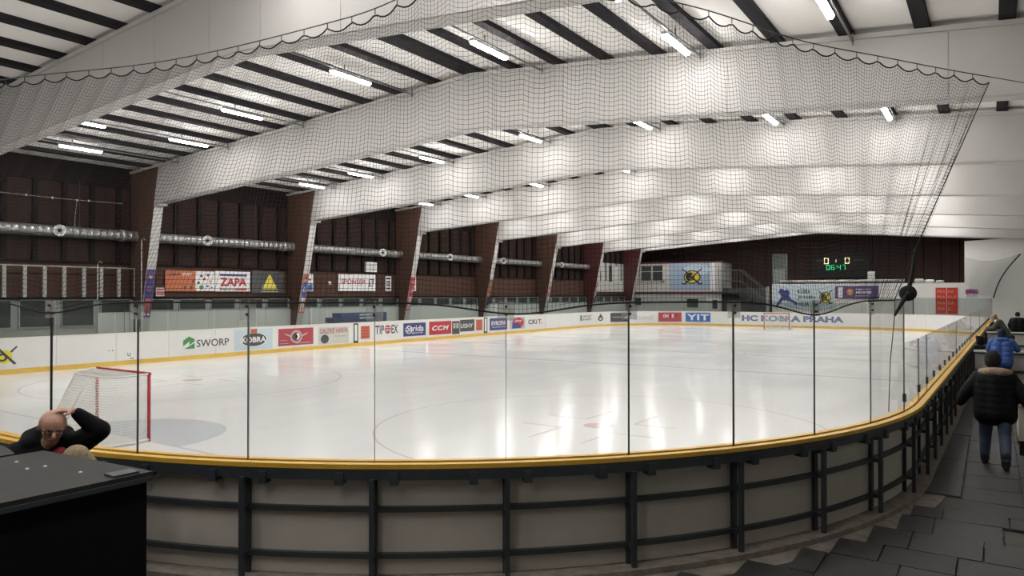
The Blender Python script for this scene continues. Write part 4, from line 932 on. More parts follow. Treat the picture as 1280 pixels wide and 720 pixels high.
for a, c in ((0.14,0.45),(0.38,0.55),(0.62,0.5),(0.86,0.5)): P.disc('bubble', I_PURP, t, a, c, 0.15, 0.48, 0.0, 0.012, 14); P.disc('bubble_letter', I_PINK, t, a, c, 0.11, 0.32, 0.012, 0.016, 12, inner=0.5)
P.text('PLES', I_LGREY, t, 0.1, 0.9, -0.6, -0.15, 0.004, 0.02)
dr = thing('door_1', 'grey door with dark frame in the white low wall', 'door', (7.9, YW, FZ), kind='structure')
b = MB(); b.box(7.3,8.5,YW-0.03,YW,FZ,2.2); b.build('door_leaf', M('door_grey',(0.48,0.49,0.46),0.5), dr)
b = MB(); b.box(7.22,7.3,YW-0.05,YW,FZ,2.28); b.box(8.5,8.58,YW-0.05,YW,FZ,2.28); b.box(7.22,8.58,YW-0.05,YW,2.2,2.28); b.build('door_frame', STEEL, dr)
b = MB(); b.box(8.32,8.42,YW-0.08,YW-0.03,1.15,1.25); b.build('door_handle', GALV, dr)
# long pale duct on the gallery edge and things standing by it
t = thing('gallery_pipe', 'long pale pipe lying along the gallery edge above the banners', 'pipe', (3.3, YW+0.35, 3.56))
b = MB(); b.lathe([(0.13,0),(0.13,9.5)], (-1.6, YW+0.55, 3.75), (1,0,0), 14); b.build('pipe_body', GALV, t, True)
for q in range(6):
    b = MB(); b.box(-1.3+q*1.7,-1.2+q*1.7,YW+0.4,YW+0.7,3.465,3.64); b.build('saddle', STEEL, t)
t = thing('pinned_calendar', 'white calendar sheet standing on the gallery by the scoreboard', 'calendar', (5.45, YW+1.0, 3.46)); P = end_plane(5.2,5.72,YW+1.0,3.9,4.55)
P.plate('sheet', I_WHITE, t, d0=0, d1=0.03)
for q in range(3): P.plate('print', I_LGREY, t, 0.1, 0.9, 0.15+q*0.25, 0.27+q*0.25, 0.03, 0.034)
b = MB(); b.box(5.3,5.6,YW+1.0,YW+1.06,3.465,3.95); b.build('stand', STEEL, t)
t = thing('stacked_bundles', 'pale cloth bundles lying on the gallery edge past the reel', 'bundle', (9.6, YW+0.5, 3.46))
for q, (x, w, h) in enumerate(((8.9,0.7,0.42),(9.6,0.7,0.35),(10.3,0.6,0.28))):
    b = MB(); b.lathe([(0.02,-w/2),(h*0.45,-w/2+0.06),(h*0.52,0),(h*0.45,w/2-0.06),(0.02,w/2)], (x,YW+0.7,3.48+h*0.52), (1,0.1,0), 12); b.build('bundle', [I_LGREY, PALE, I_LGREY][q], t, True)
t = thing('locker', 'tall grey locker at the end of the gallery', 'locker', (-1.9, YW+1.5, 3.46))
b = MB(); b.box(-2.6,-1.45,YW+2.0,YW+2.6,3.47,6.25); b.build('locker_body', M('locker_grey',(0.16,0.18,0.17),0.5), t)
b = MB(); b.box(-2.5,-1.55,YW+1.97,YW+2.0,3.6,4.9); b.build('locker_door', M('locker_door',(0.26,0.28,0.27),0.5), t); b = MB(); b.box(-2.5,-1.55,YW+1.97,YW+2.0,4.95,6.15); b.build('locker_door', M('locker_door2',(0.12,0.14,0.13),0.5), t)
# scoreboard
sb = thing('scoreboard', 'dark scoreboard with white zeros and green clock 06:47', 'scoreboard', (1.3, YE+2.0, 4.3))
YSB = YE + 2.2
b = MB(); b.box(-1.1, 3.9, YSB, YSB+0.2, 4.3, 6.75); b.build('case', M('board_black',(0.012,0.013,0.012),0.5), sb)
LEDW = M('led_white',(0.9,0.8,0.7),0.5, emit=((1.0,0.72,0.45),0.9)); LEDG = M('led_green',(0.05,0.7,0.3),0.5, emit=((0.03,0.9,0.33),0.55))
SEG = {'0':'abcdef','1':'bc','4':'bcfg','6':'acdefg','7':'abc'}
def digit(mb, ch, x, z, w, h, t=0.06):
    y0, y1 = YSB-0.03, YSB
    R_ = {'a':(x,x+w,z+h-t,z+h),'d':(x,x+w,z,z+t),'g':(x,x+w,z+h/2-t/2,z+h/2+t/2),'b':(x+w-t,x+w,z+h/2,z+h),'c':(x+w-t,x+w,z,z+h/2),'e':(x,x+t,z,z+h/2),'f':(x,x+t,z+h/2,z+h)}
    for q in SEG[ch]:
        r = R_[q]; mb.box(r[0]+0.008, r[1]-0.008, y0, y1, r[2]+0.008, r[3]-0.008)
for x in (-0.15, 1.73):
    b = MB(); digit(b, '0', x, 5.66, 0.42, 0.60, 0.07); b.build('score_digit', LEDW, sb)
b = MB(); digit(b, '1', 0.68, 5.80, 0.30, 0.30, 0.08); b.build('period_digit', LEDW, sb)
for i, chh in enumerate('0647'):
    b = MB(); digit(b, chh, 0.07 + i*0.42 + (0.16 if i > 1 else 0), 5.08, 0.30, 0.48, 0.055); b.build('clock_digit', LEDG, sb)
b = MB(); b.box(0.93,0.99,YSB-0.03,YSB,5.2,5.26); b.box(0.93,0.99,YSB-0.03,YSB,5.4,5.46); b.build('clock_colon', LEDG, sb)
for x in (-0.9, 2.6):
    b = MB(); b.box(x,x+0.8,YSB-0.02,YSB,5.95,6.05); b.build('team_strip', M('strip_grey',(0.09,0.09,0.085),0.5), sb)
# club sign on the clubhouse
t, P = ebanner('sign', 'blue and white club sign with yellow crest on the clubhouse', -14.9, -10.0, 65.98, 3.12, 5.95, I_PBLUE, 'sign')
P.plate('white_edge', I_WHITE, t, 0.9, 1.0, 0, 1, 0.012, 0.014); P.disc('pale_patch', I_LBLUE, t, 0.6, 0.75, 0.3, 0.2, 0.012, 0.014)  # paler blue disc on the mottled sign
crest(P, t, 0.5, 0.48, 0.24, 0.32)
# stairs beside the clubhouse
st = thing('metal_staircase', 'dark metal staircase with railings beside the clubhouse', 'staircase', (-7.5, 65, FZ))
SR = M('stair_rail', (0.20,0.21,0.20), 0.5, 0.4)
b = MB(); b.box(-9.35,-7.2,64.8,66.2,2.80,2.90); b.build('landing', STEEL, st)
nst = 12
for i in range(nst):
    x = -7.2 + i*0.27; z = 2.72 - i*(2.55/nst)
    b = MB(); b.box(x, x+0.27, 64.8, 65.9, z-0.04, z); b.build('tread', STEEL, st)
for y in (64.8, 65.9):
    b = MB(); b.obox((-7.2,y,2.75),(-7.2+nst*0.27,y,0.2),0.05,0.25); b.build('stringer', STEEL, st)
    b = MB(); b.tube([(-9.3,y,2.9),(-9.3,y,5.1),(-7.2,y,5.1),(-7.2+nst*0.27,y,2.4),(-7.2+nst*0.27,y,0.2)],0.03,6); b.build('handrail', SR, st)
    b = MB(); b.tube([(-9.3,y,4.0),(-7.2,y,4.0),(-7.2+nst*0.27,y,1.3)],0.02,6); b.build('mid_rail', SR, st)
    for i in range(9):
        x = -9.1 + i*0.55; zt = 5.1 if x < -7.2 else 5.1 - (x+7.2)*2.7/(nst*0.27); zb_ = 2.9 if x < -7.2 else 2.9 - (x+7.2)*2.55/(nst*0.27)
        if x < -7.2 + nst*0.27:
            b = MB(); b.tube([(x,y,zb_),(x,y,zt)],0.015,5); b.build('baluster', SR, st)
b = MB(); b.box(-9.3,-2.2,66.3,66.5,FZ,3.3); tag(b.build('wall_stair', M('stair_wall_grey',(0.07,0.072,0.07),0.7)), 'dark grey wall behind the metal staircase', 'wall', kind='structure')  # the wall itself is dark grey
# netting curtain on the white tall wall
nc = thing('net_curtain', 'sagging white net curtain with dark edge rope before the white wall', 'net', (13.6, YW-0.5, 3))
def cur(u, v):
    tl = Vector((11.95, YW-0.45, 5.45)); tr = Vector((15.4, YW-0.45, 5.6)); top = tl.lerp(tr, u) - Vector((0,0,0.4*math.sin(math.pi*u)))
    bl = Vector((11.95, YW-0.4, 3.45)); br = Vector((13.75, YW-0.45, 2.4)); bot = bl.lerp(br, u) - Vector((0,0,0.12*math.sin(math.pi*u)))
    p = top.lerp(bot, v); p.x += -0.28*math.sin(math.pi*v)*u; p.y += 0.05*math.sin(u*14+v*3); return p
nb = MB()
for i in range(61): tri(nb, [cur(i/60, j/10) for j in range(11)], 0.004)
for j in range(51): tri(nb, [cur(i/24, j/50) for i in range(25)], 0.004)
o = nb.build('netting', NETG, nc, fix=False); o['kind'] = 'stuff'
b = MB(); b.tube([cur(1, j/14) for j in range(15)], 0.05, 6); b.build('edge_rope', BLACK, nc, True)
b = MB(); b.tube([cur(i/20, 0) for i in range(21)], 0.025, 6); b.build('top_rope', NETG, nc, True)

# ------------------------------------------------------------------ WALKWAY
MATM = [M('mat_rubber_%d' % i, (c, c*0.97, c*0.93), 0.55, var=0.3, scale=7, bump=0.25, bscale=60) for i, c in enumerate((0.034, 0.042, 0.050, 0.029))]
def clear_of_boards(x, y):
    if y < 3.95: return math.hypot(x-4.9, y-3.95) - 7.85 if x > 4.9 else -3.9 - y
    return x - (12.75 + (y-3.95)*0.85/41.25)
def mat_tile(x0, x1, y0, y1, keep=0.27):
    while min(clear_of_boards(x0, y0), clear_of_boards(x0, y1)) < keep and x0 < x1: x0 += 0.02
    if x1 - x0 < 0.1: return
    b = MB(); g = 0.007; cx, cy = (x0+x1)/2, (y0+y1)/2; a = R(random.uniform(-0.6, 0.6)); ca, sa = math.cos(a), math.sin(a); z = 0.189 + random.uniform(0, 0.006)
    q = [(x0+g,y0+g),(x1-g,y0+g),(x1-g,y1-g),(x0+g,y1-g)]
    q = [(cx+(x-cx)*ca-(y-cy)*sa, cy+(x-cx)*sa+(y-cy)*ca) for x, y in q]
    zz = [z + random.uniform(-0.003, 0.004) for _ in q]
    b.hexa([(x,y,0.173) for x, y in q], [(x,y,h) for (x,y), h in zip(q, zz)])
    b.build('rubber_mat', random.choice(MATM), walk)
W_ = 0.615
for y0, y1, xo in ((-2.95,-2.3,12.9),(-2.3,-1.66,12.55),(-1.66,-1.04,12.75),(-1.04,-0.43,12.95),(-0.43,0.19,12.95),(0.19,0.70,12.765),(0.70,1.33,12.965),(1.33,1.98,13.13),(1.98,2.42,13.19)):
    for i in range(-4, 6):
        if (y0, i) == (1.33, 1): continue          # bare patch of floor
        mat_tile(xo + W_*i, xo + W_*(i+1), y0, y1)
for y0, y1 in ((1.98,3.13),(3.13,4.25),(4.25,5.40),(5.40,6.55),(6.55,7.7),(7.7,8.85),(8.85,10.0),(10.0,11.2),(11.2,12.4),(12.4,13.6),(13.6,14.8)):
    if y0 > 2.4: mat_tile(13.30-0.57 if y0 < 4.3 else 12.99, 13.33, y0, y1, 0.12)
for y0, y1 in ((2.42,3.0),(3.0,3.7),(3.7,4.48),(4.48,5.35),(5.35,6.3),(6.3,7.25),(7.25,8.2),(8.2,9.2),(9.2,10.3),(10.3,11.5),(11.5,12.8),(12.8,14.8)):
    for x0 in (13.34, 13.96, 14.58): mat_tile(x0, x0+W_, y0 + (0.15 if x0 > 13.9 else 0), y1 + (0.15 if x0 > 13.9 else 0))

def barrier(y, x0, x1, label):
    t = thing('walkway_barrier', label, 'barrier', ((x0+x1)/2, y, FZ))
    b = MB(); b.box(x0, x1, y, y+0.05, 0.72, 1.12); b.build('upper_panel', M('cream_panel',(0.62,0.58,0.52),0.5), t)
    b = MB(); b.box(x0, x1, y, y+0.05, FZ+0.02, 0.64); b.build('lower_panel', M('cream_panel',(0.62,0.58,0.52)), t)
    b = MB(); b.box(x0, x1, y-0.04, y+0.06, 0.64, 0.72); b.build('middle_rail', STEEL, t)
    b = MB(); b.box(x0, x1, y-0.03, y+0.06, 1.12, 1.16); b.build('under_rail_shelf', STEEL, t)  # dark steel shelf below the top rail
    b = MB(); b.box(x0-0.03, x1, y-0.10, y+0.14, 1.16, 1.205); b.build('top_rail', M('rail_white',(0.70,0.69,0.66),0.4), t)
    for x in (x0+0.03, (x0+x1)/2, x1-0.05):
        b = MB(); b.box(x-0.04, x+0.04, y+0.05, y+0.13, FZ, 1.14); b.build('post', STEEL, t)
barrier(15.2, 13.28, 17.4, 'cream barrier across the walkway under the blue-jacketed person')
barrier(26.6, 13.5, 17.4, 'cream barrier across the walkway beyond the blue-jacketed person')
t = thing('clipboard', 'open white papers on the barrier rail beside the blue jacket', 'papers', (14.5, 15.2, 1.205))
b = MB(); b.box(14.2,14.62,15.12,15.3,1.206,1.22); b.build('paper_stack', I_WHITE, t); b = MB(); b.box(14.62,14.85,15.14,15.3,1.206,1.24); b.build('dark_cover', I_GREY, t)
t = thing('bucket', 'small black bucket on the boards beside the walkway barrier', 'bucket', (13.37, 17.6, 1.2))
b = MB(); b.lathe([(0.09,0),(0.115,0.24),(0.125,0.25),(0.115,0.25),(0.085,0.02)], (13.37, 17.6, 1.207), (0,0,1), 16); b.build('pail', BLACK, t, True)
b = MB(); b.tube([Vector((13.37+0.12*math.cos(a), 17.6, 1.43+0.10*math.sin(a))) for a in [math.pi*i/10 for i in range(11)]], 0.006, 5); b.build('handle', GALV, t)
b = MB(); b.box(13.225,13.52,17.45,17.75,1.18,1.205); b.build('shelf', STEEL, t)

t = thing('counter_cabinet', 'cream counter cabinet on dark feet beside the walking person', 'cabinet', (14.6, 6.8, FZ))
CRM = M('cabinet_cream', (0.50,0.46,0.40), 0.5)
b = MB(); b.box(13.99,15.3,6.25,7.5,0.42,0.96); b.build('body', CRM, t); b = MB(); b.box(13.96,15.33,6.21,7.54,0.96,1.0); b.build('worktop', CRM, t)
b = MB(); b.box(14.0,14.1,6.3,6.42,FZ+0.02,0.42); b.box(15.15,15.27,6.3,6.42,FZ+0.02,0.42); b.box(14.0,14.1,7.3,7.42,FZ+0.02,0.42); b.box(15.15,15.27,7.3,7.42,FZ+0.02,0.42); b.build('feet', BLACK, t)
b = MB(); b.box(14.03,14.6,6.235,6.25,0.46,0.92); b.build('door', CRM, t); b = MB(); b.box(14.66,15.25,6.235,6.25,0.46,0.92); b.build('door', CRM, t)

# black cases in the corner
CASE = M('case_black', (0.006,0.006,0.006), 0.8, spec=0.15); LID = M('case_lid', (0.036,0.034,0.032), 0.7, spec=0.3, var=0.25, scale=25)
t = thing('equipment_case', 'big black equipment case with grey studded lid nearest the corner', 'case', (8.43, -5.9, FZ))
b = MB(); b.box(7.82,9.06,-7.3,-4.65,FZ+0.02,1.47); b.build('body', CASE, t)
b = MB(); b.hexa([(7.80,-7.32,1.47),(9.08,-7.32,1.47),(9.08,-4.62,1.47),(7.80,-4.72,1.47)],[(7.80,-7.32,1.505),(9.08,-7.32,1.505),(9.08,-4.62,1.505),(7.80,-4.72,1.505)]); b.build('lid', LID, t)
for x, y in ((8.35,-4.95),(8.33,-5.05),(8.72,-4.9),(8.93,-4.80),(8.98,-4.75),(8.05,-5.0)):
    b = MB(); b.lathe([(0.012,0),(0.009,0.006)], (x,y,1.505), (0,0,1), 8); b.build('stud', I_WHITE, t)
b = MB(); b.box(8.94,9.06,-4.86,-4.70,1.505,1.52); b.build('hinge', STEEL, t)
b = MB(); b.obox((9.085,-7.3,1.46),(9.085,-4.63,1.46),0.015,0.03); b.build('edge_trim', STEEL, t)
t = thing('equipment_case', 'further black case with bowed grey lid beside the leaning man', 'case', (6.9, -6.0, FZ))
b = MB(); b.box(6.2,7.70,-7.3,-4.95,FZ+0.02,1.44); b.build('body', CASE, t)
bow = [(6.2,-7.32),(7.72,-7.32)] + [(7.72 - 1.52*i/8, -4.95 + 0.16*math.sin(math.pi*(0.15+0.85*i/8))) for i in range(9)]
b = MB(); b.prism([(x,y,1.44) for x, y in bow], (0,0,0.06)); b.build('lid', LID, t)

# ------------------------------------------------------------------ PEOPLE
def capsule(mb, p0, r0, p1, r1, n=12, sq=1.0):
    p0 = Vector(p0); p1 = Vector(p1); d = p1 - p0; L = d.length
    d = d.normalized() if L > 1e-6 else Vector((0,0,1))
    pr = []
    for i in range(0, 5): a = math.pi/2*(1 - i/4); pr.append((r0*math.cos(a), -r0*math.sin(a)))
    for i in range(0, 5): a = math.pi/2*(i/4); pr.append((r1*math.cos(a), L + r1*math.sin(a)))
    mb.lathe(pr, p0, d, n)
def blob(name, caps, mat, parent, voxel=0.012, smooth=4, local=True):
    mb = MB()
    for c in caps: capsule(mb, *c)
    me = mb.mesh(name, mat, (0,0,0)); ob = bpy.data.objects.new(name, me); COL.objects.link(ob)
    rm = ob.modifiers.new('r', 'REMESH'); rm.mode = 'VOXEL'; rm.voxel_size = voxel; rm.use_smooth_shade = True
    sm = ob.modifiers.new('s', 'SMOOTH'); sm.factor = 0.5; sm.iterations = smooth
    dg = bpy.context.evaluated_depsgraph_get(); dg.update()
    me2 = bpy.data.meshes.new_from_object(ob.evaluated_get(dg)); me2.name = name
    if not me2.materials: me2.materials.append(mat)
    bpy.data.objects.remove(ob); bpy.data.meshes.remove(me)
    o = bpy.data.objects.new(name, me2); COL.objects.link(o); o.parent = parent
    return o
V3 = Vector
def hand_caps(w, d, nrm, thumb, curl=0.5, k=1.0):
    """wrist w, direction d, palm normal nrm (fingers curl towards it), thumb side vector"""
    w = V3(w); d = V3(d).normalized(); nrm = V3(nrm); nrm = (nrm - d*nrm.dot(d)).normalized(); s = d.cross(nrm)
    if s.dot(V3(thumb)) < 0: s = -s
    c = []
    for q in (-0.027, -0.009, 0.009, 0.027):
        c.append((w + s*q*0.75*k, 0.015*k, w + d*0.085*k + s*q*k, 0.013*k))
    for q, L in ((0.030,0.068),(0.010,0.077),(-0.010,0.072),(-0.030,0.056)):
        a = w + d*0.088*k + s*q*k
        d1 = (d*math.cos(curl*0.6) + nrm*math.sin(curl*0.6)); m_ = a + d1*L*0.5*k
        d2 = (d*math.cos(curl*1.5) + nrm*math.sin(curl*1.5)); e_ = m_ + d2*L*0.5*k
        c.append((a, 0.0105*k, m_, 0.0095*k)); c.append((m_, 0.0095*k, e_, 0.008*k))
    a = w + d*0.025*k + s*0.026*k; m_ = a + (d*0.6 + s*0.75 + nrm*0.2).normalized()*0.042*k; e_ = m_ + (d*0.9 + s*0.3 + nrm*0.4).normalized()*0.032*k
    c.append((a, 0.014*k, m_, 0.0115*k)); c.append((m_, 0.0115*k, e_, 0.009*k))
    return c
def head_caps(c, fwd, up, k=1.0):
    c = V3(c); f = V3(fwd).normalized(); u = V3(up); u = (u - f*u.dot(f)).normalized(); s = f.cross(u)
    def q(a, b, e): return c + f*a*k + s*b*k + u*e*k
    caps = [(q(-0.025,0,0.035),0.092*k,q(-0.02,0,0.03),0.092*k), (q(0.02,0,0.03),0.078*k,q(0.03,0,-0.02),0.07*k), (q(0.03,0,-0.03),0.066*k,q(0.045,0,-0.085),0.040*k),
            (q(0.098,0,0.0),0.010*k,q(0.115,0,-0.03),0.015*k), (q(0.085,-0.03,0.022),0.012*k,q(0.085,0.03,0.022),0.012*k),
            (q(0.088,-0.02,-0.062),0.009*k,q(0.088,0.02,-0.062),0.009*k), (q(0.05,-0.04,-0.02),0.03*k,q(0.05,0.04,-0.02),0.03*k)]
    for b in (-1, 1): caps += [(q(-0.01,b*0.082,0.015),0.016*k,q(-0.012,b*0.085,-0.02),0.011*k)]
    return caps, q
SKIN = M('skin', (0.50,0.27,0.19), 0.5, var=0.1, scale=20)
SKINP = M('skin_pale', (0.55,0.34,0.27), 0.5, var=0.1, scale=20)
def eyes(q, parent, k=1.0):
    for b in (-1, 1):
        mb = MB(); capsule(mb, q(0.083,b*0.031,0.004), 0.011*k, q(0.084,b*0.031,0.004), 0.011*k); mb.build('eye', I_BLACK, parent, True)
def part_blob(*a, **k): return blob(*a, **k)

# the walker in the black coat, seen from behind
root = thing('person', 'person in black padded coat with fur hood and jeans walking away', 'person', (13.69, 5.2, 0.19))
L = {}
hc = V3((-0.03, 0.06, 1.50))
caps, q = head_caps(hc, (0,1,-0.1), (0,0,1))
lh, rh = V3((-0.1,0,0.86)), V3((0.1,0,0.86))
lk, rk_ = V3((-0.12,0.14,0.46)), V3((0.11,-0.03,0.46)); la, ra = V3((-0.13,0.18,0.09)), V3((0.12,-0.22,0.10))
ls, rs = V3((-0.19,0.02,1.28)), V3((0.17,0.02,1.28)); le, re = V3((-0.36,0.06,1.03)), V3((0.33,-0.02,1.03)); lwr, rwr = V3((-0.43,0.14,0.88)), V3((0.42,0.03,0.86))
body = caps + [(hc-V3((0,0.02,0.06)),0.055,V3((0,0.02,1.30)),0.06),(V3((-0.09,0,1.2)),0.12,V3((-0.07,0,0.9)),0.11),(V3((0.09,0,1.2)),0.12,V3((0.07,0,0.9)),0.11),
    (ls,0.06,le,0.045),(le,0.045,lwr,0.03),(rs,0.06,re,0.045),(re,0.045,rwr,0.03),(lh,0.085,lk,0.06),(lk,0.058,la,0.04),(rh,0.085,rk_,0.06),(rk_,0.058,ra,0.04),
    (la,0.035,la+V3((-0.02,0.15,-0.05)),0.03),(ra,0.035,ra+V3((0.01,0.14,-0.05)),0.03)]
body += hand_caps(lwr, (-0.2,0.25,-1), (0.6,0.6,0), (0,1,0)) + hand_caps(rwr, (0.25,0.2,-1), (-0.6,0.6,0), (0,1,0))
blob('body', body, SKIN, root, 0.008); eyes(q, root)
COAT = M('coat_black', (0.005,0.005,0.0055), 0.75, var=0.4, scale=14, bump=0.4, bscale=9, spec=0.25)
coat = []
for i, z in enumerate((1.22, 1.13, 1.04, 0.95, 0.86, 0.77)):     # quilted rings
    w = [0.20,0.205,0.205,0.205,0.21,0.21][i]
    for sx in (-0.11, 0, 0.11): coat.append((V3((sx,-0.03 if sx == 0 else 0,z+0.02)), w*0.78 if sx else w*0.82, V3((sx,0.02,z-0.02)), w*0.78 if sx else w*0.82))
for a, e_, w in ((ls,le,lwr),(rs,re,rwr)):
    coat += [(a,0.105,a.lerp(e_,0.5),0.095),(a.lerp(e_,0.5),0.1,e_,0.088),(e_,0.09,e_.lerp(w,0.5),0.078),(e_.lerp(w,0.5),0.08,w,0.062)]
coat += [(V3((-0.12,0,1.30)),0.11,V3((0.12,0,1.30)),0.11)]
blob('coat', coat, COAT, root, 0.016, 3)
hood = [(V3((-0.15,-0.06,1.36)),0.055,V3((-0.07,-0.12,1.375)),0.06),(V3((-0.07,-0.12,1.375)),0.06,V3((0.07,-0.12,1.375)),0.06),(V3((0.07,-0.12,1.375)),0.06,V3((0.15,-0.06,1.36)),0.055),(V3((-0.17,0.02,1.35)),0.05,V3((-0.15,-0.06,1.36)),0.055),(V3((0.17,0.02,1.35)),0.05,V3((0.15,-0.06,1.36)),0.055)]
fur = []
for c in hood:
    for i in range(9):
        p = V3(c[0]).lerp(V3(c[2]), i/8); d = V3((random.uniform(-1,1),random.uniform(-1,0.3),random.uniform(-0.6,1))).normalized(); fur.append((p, 0.05, p + d*0.045, 0.012))
blob('fur_trim', hood + fur, M('fur_tan', (0.34,0.25,0.17), 0.9, var=0.5, scale=30, bump=0.8, bscale=60), root, 0.011, 2)
blob('beanie', [(hc+V3((0,-0.02,0.045)),0.108,hc+V3((0,-0.025,0.075)),0.100),(hc+V3((0,-0.01,0.0)),0.104,hc+V3((0,-0.02,0.03)),0.108)], M('beanie_black',(0.010,0.010,0.012),0.9,bump=0.5), root, 0.011, 3)
JEAN = M('denim', (0.055,0.075,0.125), 0.8, var=0.35, scale=9)
blob('jeans', [(lh,0.115,lk,0.082),(lk,0.082,la+V3((0,0,0.06)),0.066),(rh,0.115,rk_,0.082),(rk_,0.082,ra+V3((0,0,0.06)),0.066),(lh,0.12,rh,0.12)], JEAN, root, 0.014, 3)
BOOT = M('boot_black', (0.012,0.012,0.012), 0.5)
for a in (la, ra):
    blob('boot', [(a+V3((0,0,0.10)),0.064,a+V3((0,0,-0.02)),0.058),(a+V3((0,-0.02,-0.045)),0.045,a+V3((0,0.16,-0.05)),0.042),(a+V3((0,0.05,-0.01)),0.05,a+V3((0,0.15,-0.04)),0.04)], BOOT, root, 0.011, 2)

# person in blue jacket leaning on the barrier
root = thing('person', 'person in bright blue hooded jacket and navy beanie leaning on the barrier', 'person', (13.86, 14.56, 0.17))
hc = V3((0.0,0.10,1.46)); caps, q = head_caps(hc, (0,1,-0.25), (0,0.2,1))
lh, rh, lk, rk_, la, ra = V3((-0.1,-0.06,0.86)), V3((0.1,-0.06,0.86)), V3((-0.11,-0.02,0.46)), V3((0.11,-0.05,0.46)), V3((-0.11,-0.10,0.09)), V3((0.11,-0.12,0.09))
ls, rs, le, re, lwr, rwr = V3((-0.19,0.06,1.30)), V3((0.19,0.06,1.30)), V3((-0.27,0.16,1.10)), V3((0.32,0.14,1.12)), V3((-0.2,0.36,1.09)), V3((0.30,0.36,1.10))
body = caps + [(hc-V3((0,0.03,0.06)),0.055,V3((0,0.04,1.30)),0.06),(V3((-0.09,0.03,1.2)),0.12,V3((-0.07,-0.05,0.9)),0.11),(V3((0.09,0.03,1.2)),0.12,V3((0.07,-0.05,0.9)),0.11),
    (ls,0.06,le,0.045),(le,0.045,lwr,0.03),(rs,0.06,re,0.045),(re,0.045,rwr,0.03),(lh,0.085,lk,0.06),(lk,0.058,la,0.04),(rh,0.085,rk_,0.06),(rk_,0.058,ra,0.04),(la,0.035,la+V3((-0.02,0.15,-0.05)),0.03),(ra,0.035,ra+V3((0.02,0.15,-0.05)),0.03)]
body += hand_caps(lwr, (0.3,0.9,-0.1), (0,0,-1), (1,0,0)) + hand_caps(rwr, (-0.1,0.9,-0.1), (0,0,-1), (-1,0,0))
blob('body', body, SKIN, root, 0.009); eyes(q, root)
JB = M('jacket_blue', (0.035,0.095,0.33), 0.6, var=0.25, scale=10, bump=0.4, bscale=10)
jk = []
for z, w in ((1.22,0.19),(1.10,0.195),(0.98,0.195),(0.86,0.195),(0.80,0.19)):
    for sx in (-0.09, 0.09): jk.append((V3((sx,(z-0.9)*0.2-0.03,z)), w*0.8, V3((sx,(z-0.9)*0.2,z-0.03)), w*0.8))
for a, e_, w in ((ls,le,lwr),(rs,re,rwr)): jk += [(a,0.095,e_,0.08),(e_,0.08,w,0.058)]
jk += [(V3((-0.12,0.05,1.30)),0.10,V3((0.12,0.05,1.30)),0.10),(V3((-0.08,-0.02,1.36)),0.065,V3((0.08,-0.02,1.36)),0.065)]
blob('jacket', jk, JB, root, 0.014, 3)
blob('beanie', [(hc+V3((0,-0.02,0.045)),0.108,hc+V3((0,-0.035,0.075)),0.10),(hc+V3((0,-0.015,0.0)),0.103,hc+V3((0,-0.02,0.03)),0.107)], M('beanie_navy',(0.012,0.016,0.045),0.9,bump=0.5), root, 0.011, 3)
blob('trousers', [(lh,0.11,lk,0.08),(lk,0.08,la+V3((0,0,0.03)),0.065),(rh,0.11,rk_,0.08),(rk_,0.08,ra+V3((0,0,0.03)),0.065),(lh,0.11,rh,0.11)], M('trouser_dark',(0.02,0.02,0.024),0.8), root, 0.014, 3)
for a in (la, ra): blob('shoe', [(a+V3((0,-0.02,-0.03)),0.052,a+V3((0,0.15,-0.045)),0.044),(a+V3((0,0,0.02)),0.055,a,0.055)], BOOT, root, 0.012, 2)

# person bending over the barrier further along
root = thing('person', 'fair-haired person in dark patterned jacket bending towards the glass', 'person', (14.15, 25.0, 0.17))
hc = V3((-0.46,0.05,1.60)); caps, q = head_caps(hc, (-0.9,0.2,-0.35), (-0.3,0,1))
lh, rh, lk, rk_, la, ra = V3((-0.05,-0.08,0.90)), V3((0.1,0.08,0.90)), V3((-0.08,-0.1,0.48)), V3((0.08,0.1,0.48)), V3((-0.08,-0.1,0.09)), V3((0.1,0.1,0.09))
ls, rs, le, re, lwr, rwr = V3((-0.3,-0.17,1.47)), V3((-0.28,0.2,1.47)), V3((-0.42,-0.22,1.24)), V3((-0.45,0.25,1.26)), V3((-0.62,-0.15,1.2)), V3((-0.66,0.2,1.22))
body = caps + [(hc+V3((0.05,0,-0.06)),0.055,V3((-0.29,0.02,1.46)),0.06),(V3((-0.26,0.08,1.4)),0.12,V3((0,0.06,0.95)),0.11),(V3((-0.26,-0.06,1.4)),0.12,V3((0,-0.06,0.95)),0.11),
    (ls,0.06,le,0.045),(le,0.045,lwr,0.03),(rs,0.06,re,0.045),(re,0.045,rwr,0.03),(lh,0.085,lk,0.06),(lk,0.058,la,0.04),(rh,0.085,rk_,0.06),(rk_,0.058,ra,0.04),(la,0.035,la+V3((-0.15,0,-0.05)),0.03),(ra,0.035,ra+V3((-0.15,0,-0.05)),0.03)]
body += hand_caps(lwr, (-1,0.1,-0.1), (0,0,-1), (0,1,0)) + hand_caps(rwr, (-1,-0.1,-0.1), (0,0,-1), (0,-1,0))
blob('body', body, SKINP, root, 0.010); eyes(q, root)
jk = [(V3((-0.27,s_,1.42)),0.15,V3((-0.02,s_*0.8,0.95)),0.15) for s_ in (-0.08,0.08)] + [(ls,0.09,le,0.075),(le,0.075,lwr,0.055),(rs,0.09,re,0.075),(re,0.075,rwr,0.055)]
blob('jacket', jk, M('jacket_camo', (0.060,0.070,0.050), 0.8, var=0.9, scale=5), root, 0.016, 3)
blob('collar', [(V3((-0.36,-0.06,1.50)),0.06,V3((-0.36,0.06,1.50)),0.06)], I_WHITE, root, 0.014, 2)
